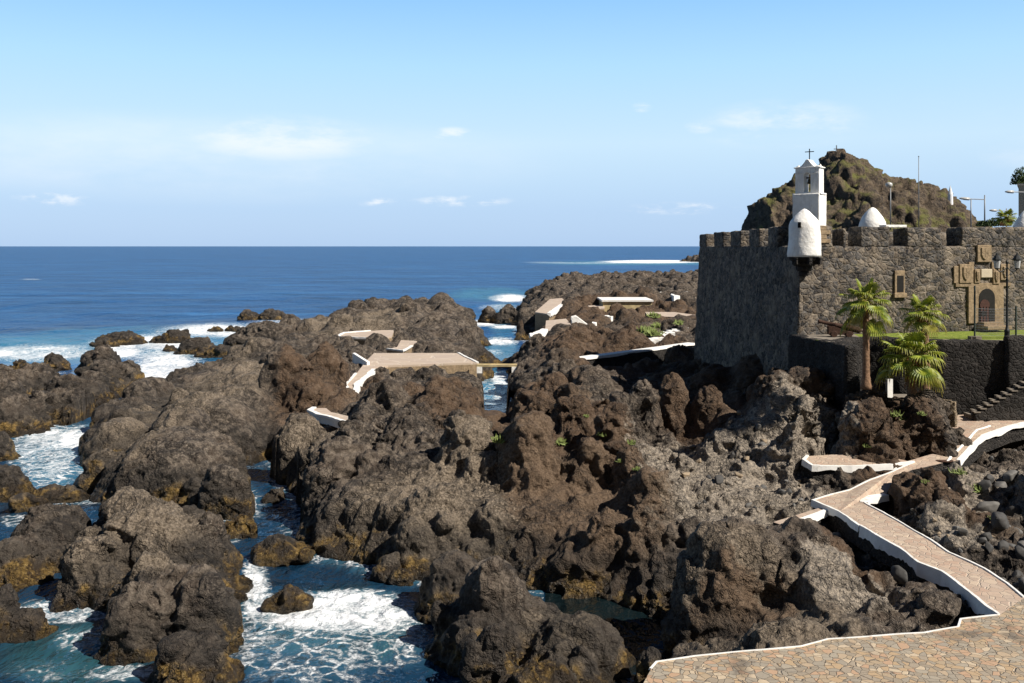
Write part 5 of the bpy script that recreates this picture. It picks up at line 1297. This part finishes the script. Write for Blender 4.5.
def stone_mesh(k, mat):
    r = np.random.default_rng(100 + k); V, Fc = ico(3); V = V * np.array([1, r.uniform(.65, .95), r.uniform(.5, .8)])
    V = V / (np.abs(V) ** 3).sum(1)[:, None] ** (1 / 3) * (.75 + .25 * np.linalg.norm(V, axis=1)[:, None]) * np.array([1, .85, .65])
    V = V + V * (perlin(V, 1.0, 200 + k) * .35)[:, None]
    for _ in range(9):
        n = r.normal(size=3); n /= np.linalg.norm(n); dd = V @ n; m = dd > .48; V[m] -= np.outer(dd[m] - .48, n) * .95
    me_o = np_mesh('stone', V, Fc, mat, True); me = me_o.data; bpy.data.objects.remove(me_o); return me
SM = [stone_mesh(k, BOULD[k % 3]) for k in range(9)]; ST = [stone_mesh(20 + k, TANST) for k in range(3)]
def scatter(poly_px, z, n, smin, smax, label, group, seed, tan=0., name='boulder'):
    r = random.Random(seed); P = [U(x, y, z) for x, y in poly_px]; xs = [p[0] for p in P]; ys = [p[1] for p in P]; k = 0; tr = 0; done = []
    while k < n and tr < n * 30:
        tr += 1; x = r.uniform(min(xs), max(xs)); y = r.uniform(min(ys), max(ys))
        if not in_poly(np.array([x]), np.array([y]), [p[:2] for p in P])[0]: continue
        s = smin + (smax - smin) * r.random() ** 1.8
        if any((x - a) ** 2 + (y - b) ** 2 < (.75 * (s + q)) ** 2 for a, b, q in done): continue
        if clear_limit(np.array([x]), np.array([y]), 0, s * .9)[0] < 90: continue
        h = drop(x, y)
        if h is None or h.z < .3: continue
        done.append((x, y, s))
        o = bpy.data.objects.new(name, r.choice(ST) if r.random() < tan else r.choice(SM)); col.objects.link(o)
        o.location = (x, y, h.z + s * .28); o.rotation_euler = (r.uniform(-.4, .4), r.uniform(-.4, .4), r.uniform(0, 6.3)); o.scale = (s, s, s)
        tag(o, label, 'boulder', group); k += 1
scatter([(972, 545), (1060, 535), (1080, 620), (1024, 596), (1000, 578)], 2.4, 34, .22, .58, 'smooth dark grey boulder heaped beside the path at the right edge', 'boulders heaped right of the path', 1)
scatter([(975, 492), (1040, 495), (1040, 520), (990, 516)], 2.7, 10, .25, .6, 'grey boulder lying between the brown lava and the dark crag at right', 'boulders below the dark crag', 2)
scatter([(962, 462), (975, 447), (990, 436), (1024, 428), (1050, 428), (1050, 462), (1000, 466)], 3.0, 90, .12, .32, 'small grey stone in the rubble slope under the upper white kerb', 'rubble stones under the upper kerb', 3, .06, 'rubble_stone')
scatter([(800, 540), (845, 525), (872, 540), (955, 585), (975, 608), (900, 600), (840, 570)], 1.9, 60, .15, .5, 'dark stone in the shaded gully left of the white path wall', 'stones in the gully left of the path wall', 4, .08, 'gully_stone')
scatter([(664, 452), (740, 450), (806, 470), (806, 505), (770, 520), (700, 510)], 2.4, 60, .12, .34, 'pale weathered stone on the flat ashy ground in the middle of the lava', 'stones on the pale flat ground', 5, .45, 'loose_stone')
scatter([(880, 515), (960, 545), (1000, 540), (960, 560), (930, 545)], 2.5, 30, .1, .3, 'small stone on the ground along the right side of the path', 'stones along the right side of the path', 6, .3, 'loose_stone')
for px, py, s, lab in ((979, 417, .42, 'tan block lying at the bend of the upper path, left of its twin'), (988, 417, .36, 'tan block lying at the bend of the upper path, right of its twin')):
    c = U(px, py + 2, 4.5); o = bpy.data.objects.new('stone_block', ST[0]); col.objects.link(o); o.location = (c[0], c[1], 4.5 + s * .4); o.scale = (s * 1.2, s * .8, s * .8); tag(o, lab, 'stone')
TUFT = mat_plain('succulent_leaf', (.15, .19, .055), .7, .25, 6., 0)
r = random.Random(12)
tl = [(501, 441, .42), (561, 443, .34), (602, 435, .22), (630, 443, .26), (637, 469, .2), (620, 461, .16), (586, 416, .16), (644, 331, .7), (652, 335, .9), (656, 327, .7), (654, 317, .8), (679, 324, .6),
      (944, 463, .26), (959, 472, .3), (976, 489, .36), (926, 482, .18), (895, 415, .3), (904, 419, .2), (923, 414, .22), (867, 446, .2), (992, 518, .16)]
names = ['bright green succulent tuft on the brown lava slope, largest of those left of centre', 'green succulent tuft on the brown slope, second from the left', 'small green tuft high on the rust-coloured slope', 'green tuft near the right end of the rust-coloured slope', 'lowest green tuft on the rust-coloured slope above the pale ground',
         'tiny green tuft just above the lowest one on the rust slope', 'tiny green tuft at the upper edge of the rust slope', 'pale green bush just left of the slab steps', 'biggest pale green bush at the foot of the slab steps', 'pale green bush above the slab steps', 'pale green bush by the far coastal path', 'pale green bush near the castle end of the slab steps',
         'green tuft at the path edge next to the manhole cover', 'green tuft on the lava just below the path divider', 'largest green tuft on the lava right of the lower path', 'small green tuft on the left part of the lava right of the path', 'green tuft on top of the palm mound near the trunks', 'small green tuft on the palm mound front', 'green tuft on the right of the palm mound', 'small green tuft low on the left of the palm mound', 'small green tuft beside the grey boulders']
for (px, py, s), lab in zip(tl, names):
    h = sight(px, py)
    if h is None: continue
    m = MB(); V, Fc = [], []
    for k in range(90):
        a = r.uniform(0, 6.28); e_ = r.uniform(.1, 1.5); L_ = s * r.uniform(.6, 1.15); b = Vector((r.gauss(0, .35) * s, r.gauss(0, .35) * s, 0))
        d_ = Vector((math.cos(a) * math.cos(e_), math.sin(a) * math.cos(e_), math.sin(e_))); q = d_.orthogonal().normalized() * s * .09; i = len(V)
        V += [b - q, b + q, b + d_ * L_ * .7 + q * .8, b + d_ * L_, b + d_ * L_ * .7 - q * .8]; Fc.append((i, i + 1, i + 2, i + 3, i + 4))
    o = mesh_obj('succulent_tuft', V, Fc, TUFT); o.location = h - Vector((0, 0, .05)); tag(o, lab, 'plant')
# ---------------------------------------------------------------- camera, light, sky
cam = bpy.data.cameras.new('camera'); co = bpy.data.objects.new('camera', cam); col.objects.link(co)
co.location = (0, 0, EYE); co.rotation_euler = (R(90), 0, 0)
cam.sensor_width = 36; cam.lens = 36 * F / 1024; cam.shift_y = -(341.5 - HZ) / 1024
cam.clip_start = .5; cam.clip_end = 60000
scene.camera = co
SUN_EL, SUN_AZ = 44., 120.     # azimuth clockwise from +Y (north): to the right, slightly behind the viewer
az = R(SUN_AZ); el = R(SUN_EL)
d = Vector((math.sin(az) * math.cos(el), math.cos(az) * math.cos(el), math.sin(el)))
sl = bpy.data.lights.new('sun', 'SUN'); sl.energy = 5.0; sl.angle = R(.53); sl.color = (1, .925, .82)
so = bpy.data.objects.new('sun', sl); col.objects.link(so); so.rotation_euler = (-d).to_track_quat('-Z', 'Y').to_euler()
w = NT('World', True); scene.world = w.m
sky = w.n('ShaderNodeTexSky', sky_type='NISHITA', sun_disc=False, sun_elevation=el, sun_rotation=az, altitude=0., air_density=1.0, dust_density=.6, ozone_density=1.6)
g = w.n('ShaderNodeTexCoord').outputs['Generated']
sx = w.n('ShaderNodeSeparateXYZ', {0: g})
elev = w.math('DIVIDE', sx.outputs[2], w.math('SQRT', w.math('ADD', w.math('MULTIPLY', sx.outputs[0], sx.outputs[0]), w.math('MULTIPLY', sx.outputs[1], sx.outputs[1]))))
azn = w.math('DIVIDE', sx.outputs[0], w.math('MAXIMUM', sx.outputs[1], .05))
def cloud(ax, ez, wx, wz, sc, lo, hi, seed):
    mp = w.n('ShaderNodeCombineXYZ', {0: w.math('MULTIPLY', azn, sc), 1: w.math('MULTIPLY', elev, sc * 3.2), 2: seed})
    nz = w.noise(mp.outputs[0], 1., 6, .62)
    dx = w.math('DIVIDE', w.math('SUBTRACT', azn, ax), wx); dz = w.math('DIVIDE', w.math('SUBTRACT', elev, ez), wz)
    fall = w.math('SUBTRACT', 1., w.math('ADD', w.math('MULTIPLY', dx, dx), w.math('MULTIPLY', dz, dz)), True)
    return w.math('MULTIPLY', w.rng(nz, lo + .08, hi), w.rng(fall, 0, 1.25))
fac = None
for args in ((-.235, .105, .13, .028, 9, .25, .62, 1.), (-.062, .113, .028, .008, 22, .3, .7, 2.), (.27, .118, .10, .028, 10, .3, .68, 3.), (.19, .118, .02, .009, 22, .3, .8, 4.5),
             (-.05, .045, .06, .007, 30, .38, .7, 5.), (.17, .037, .07, .008, 26, .38, .72, 6.), (-.46, .043, .05, .008, 30, .36, .7, 7.), (-.13, .043, .03, .006, 34, .38, .7, 8.), (.13, .138, .012, .006, 30, .3, .7, 9.),
             (-.3, .085, .4, .05, 3.2, .2, .9, 10.), (.5, .10, .25, .05, 4.2, .38, .9, 11.)):
    c = cloud(*args); fac = c if fac is None else w.math('MAXIMUM', fac, c)
air = w.ramp(w.rng(elev, 0, 1.2, smooth=False), [(0, (3.3, 4.75, 6.9)), (.03, (3.5, 5.0, 7.1)), (.085, (4.6, 6.2, 7.6)), (.15, (3.5, 5.8, 7.9)), (.215, (2.2, 4.6, 7.9)), (.29, (.6, 1.6, 3.4)), (.42, (.2, .55, 1.3)), (1, (.08, .22, .65))])
blue = w.mix(.88, sky.outputs[0], air)
skyc = w.mix(w.math('MULTIPLY', fac, .75), blue, (7.6, 7.7, 7.8))
bg = w.n('ShaderNodeBackground', {0: skyc, 1: .09})
w.n('ShaderNodeOutputWorld', {0: bg.outputs[0]})
scene.view_settings.view_transform = 'Standard'; scene.view_settings.look = 'None'; scene.view_settings.gamma = 1; scene.view_settings.exposure = .6
scene.cycles.max_bounces = 5; scene.cycles.diffuse_bounces = 2; scene.cycles.glossy_bounces = 2; scene.cycles.transparent_max_bounces = 6
scene.cycles.use_denoising = True
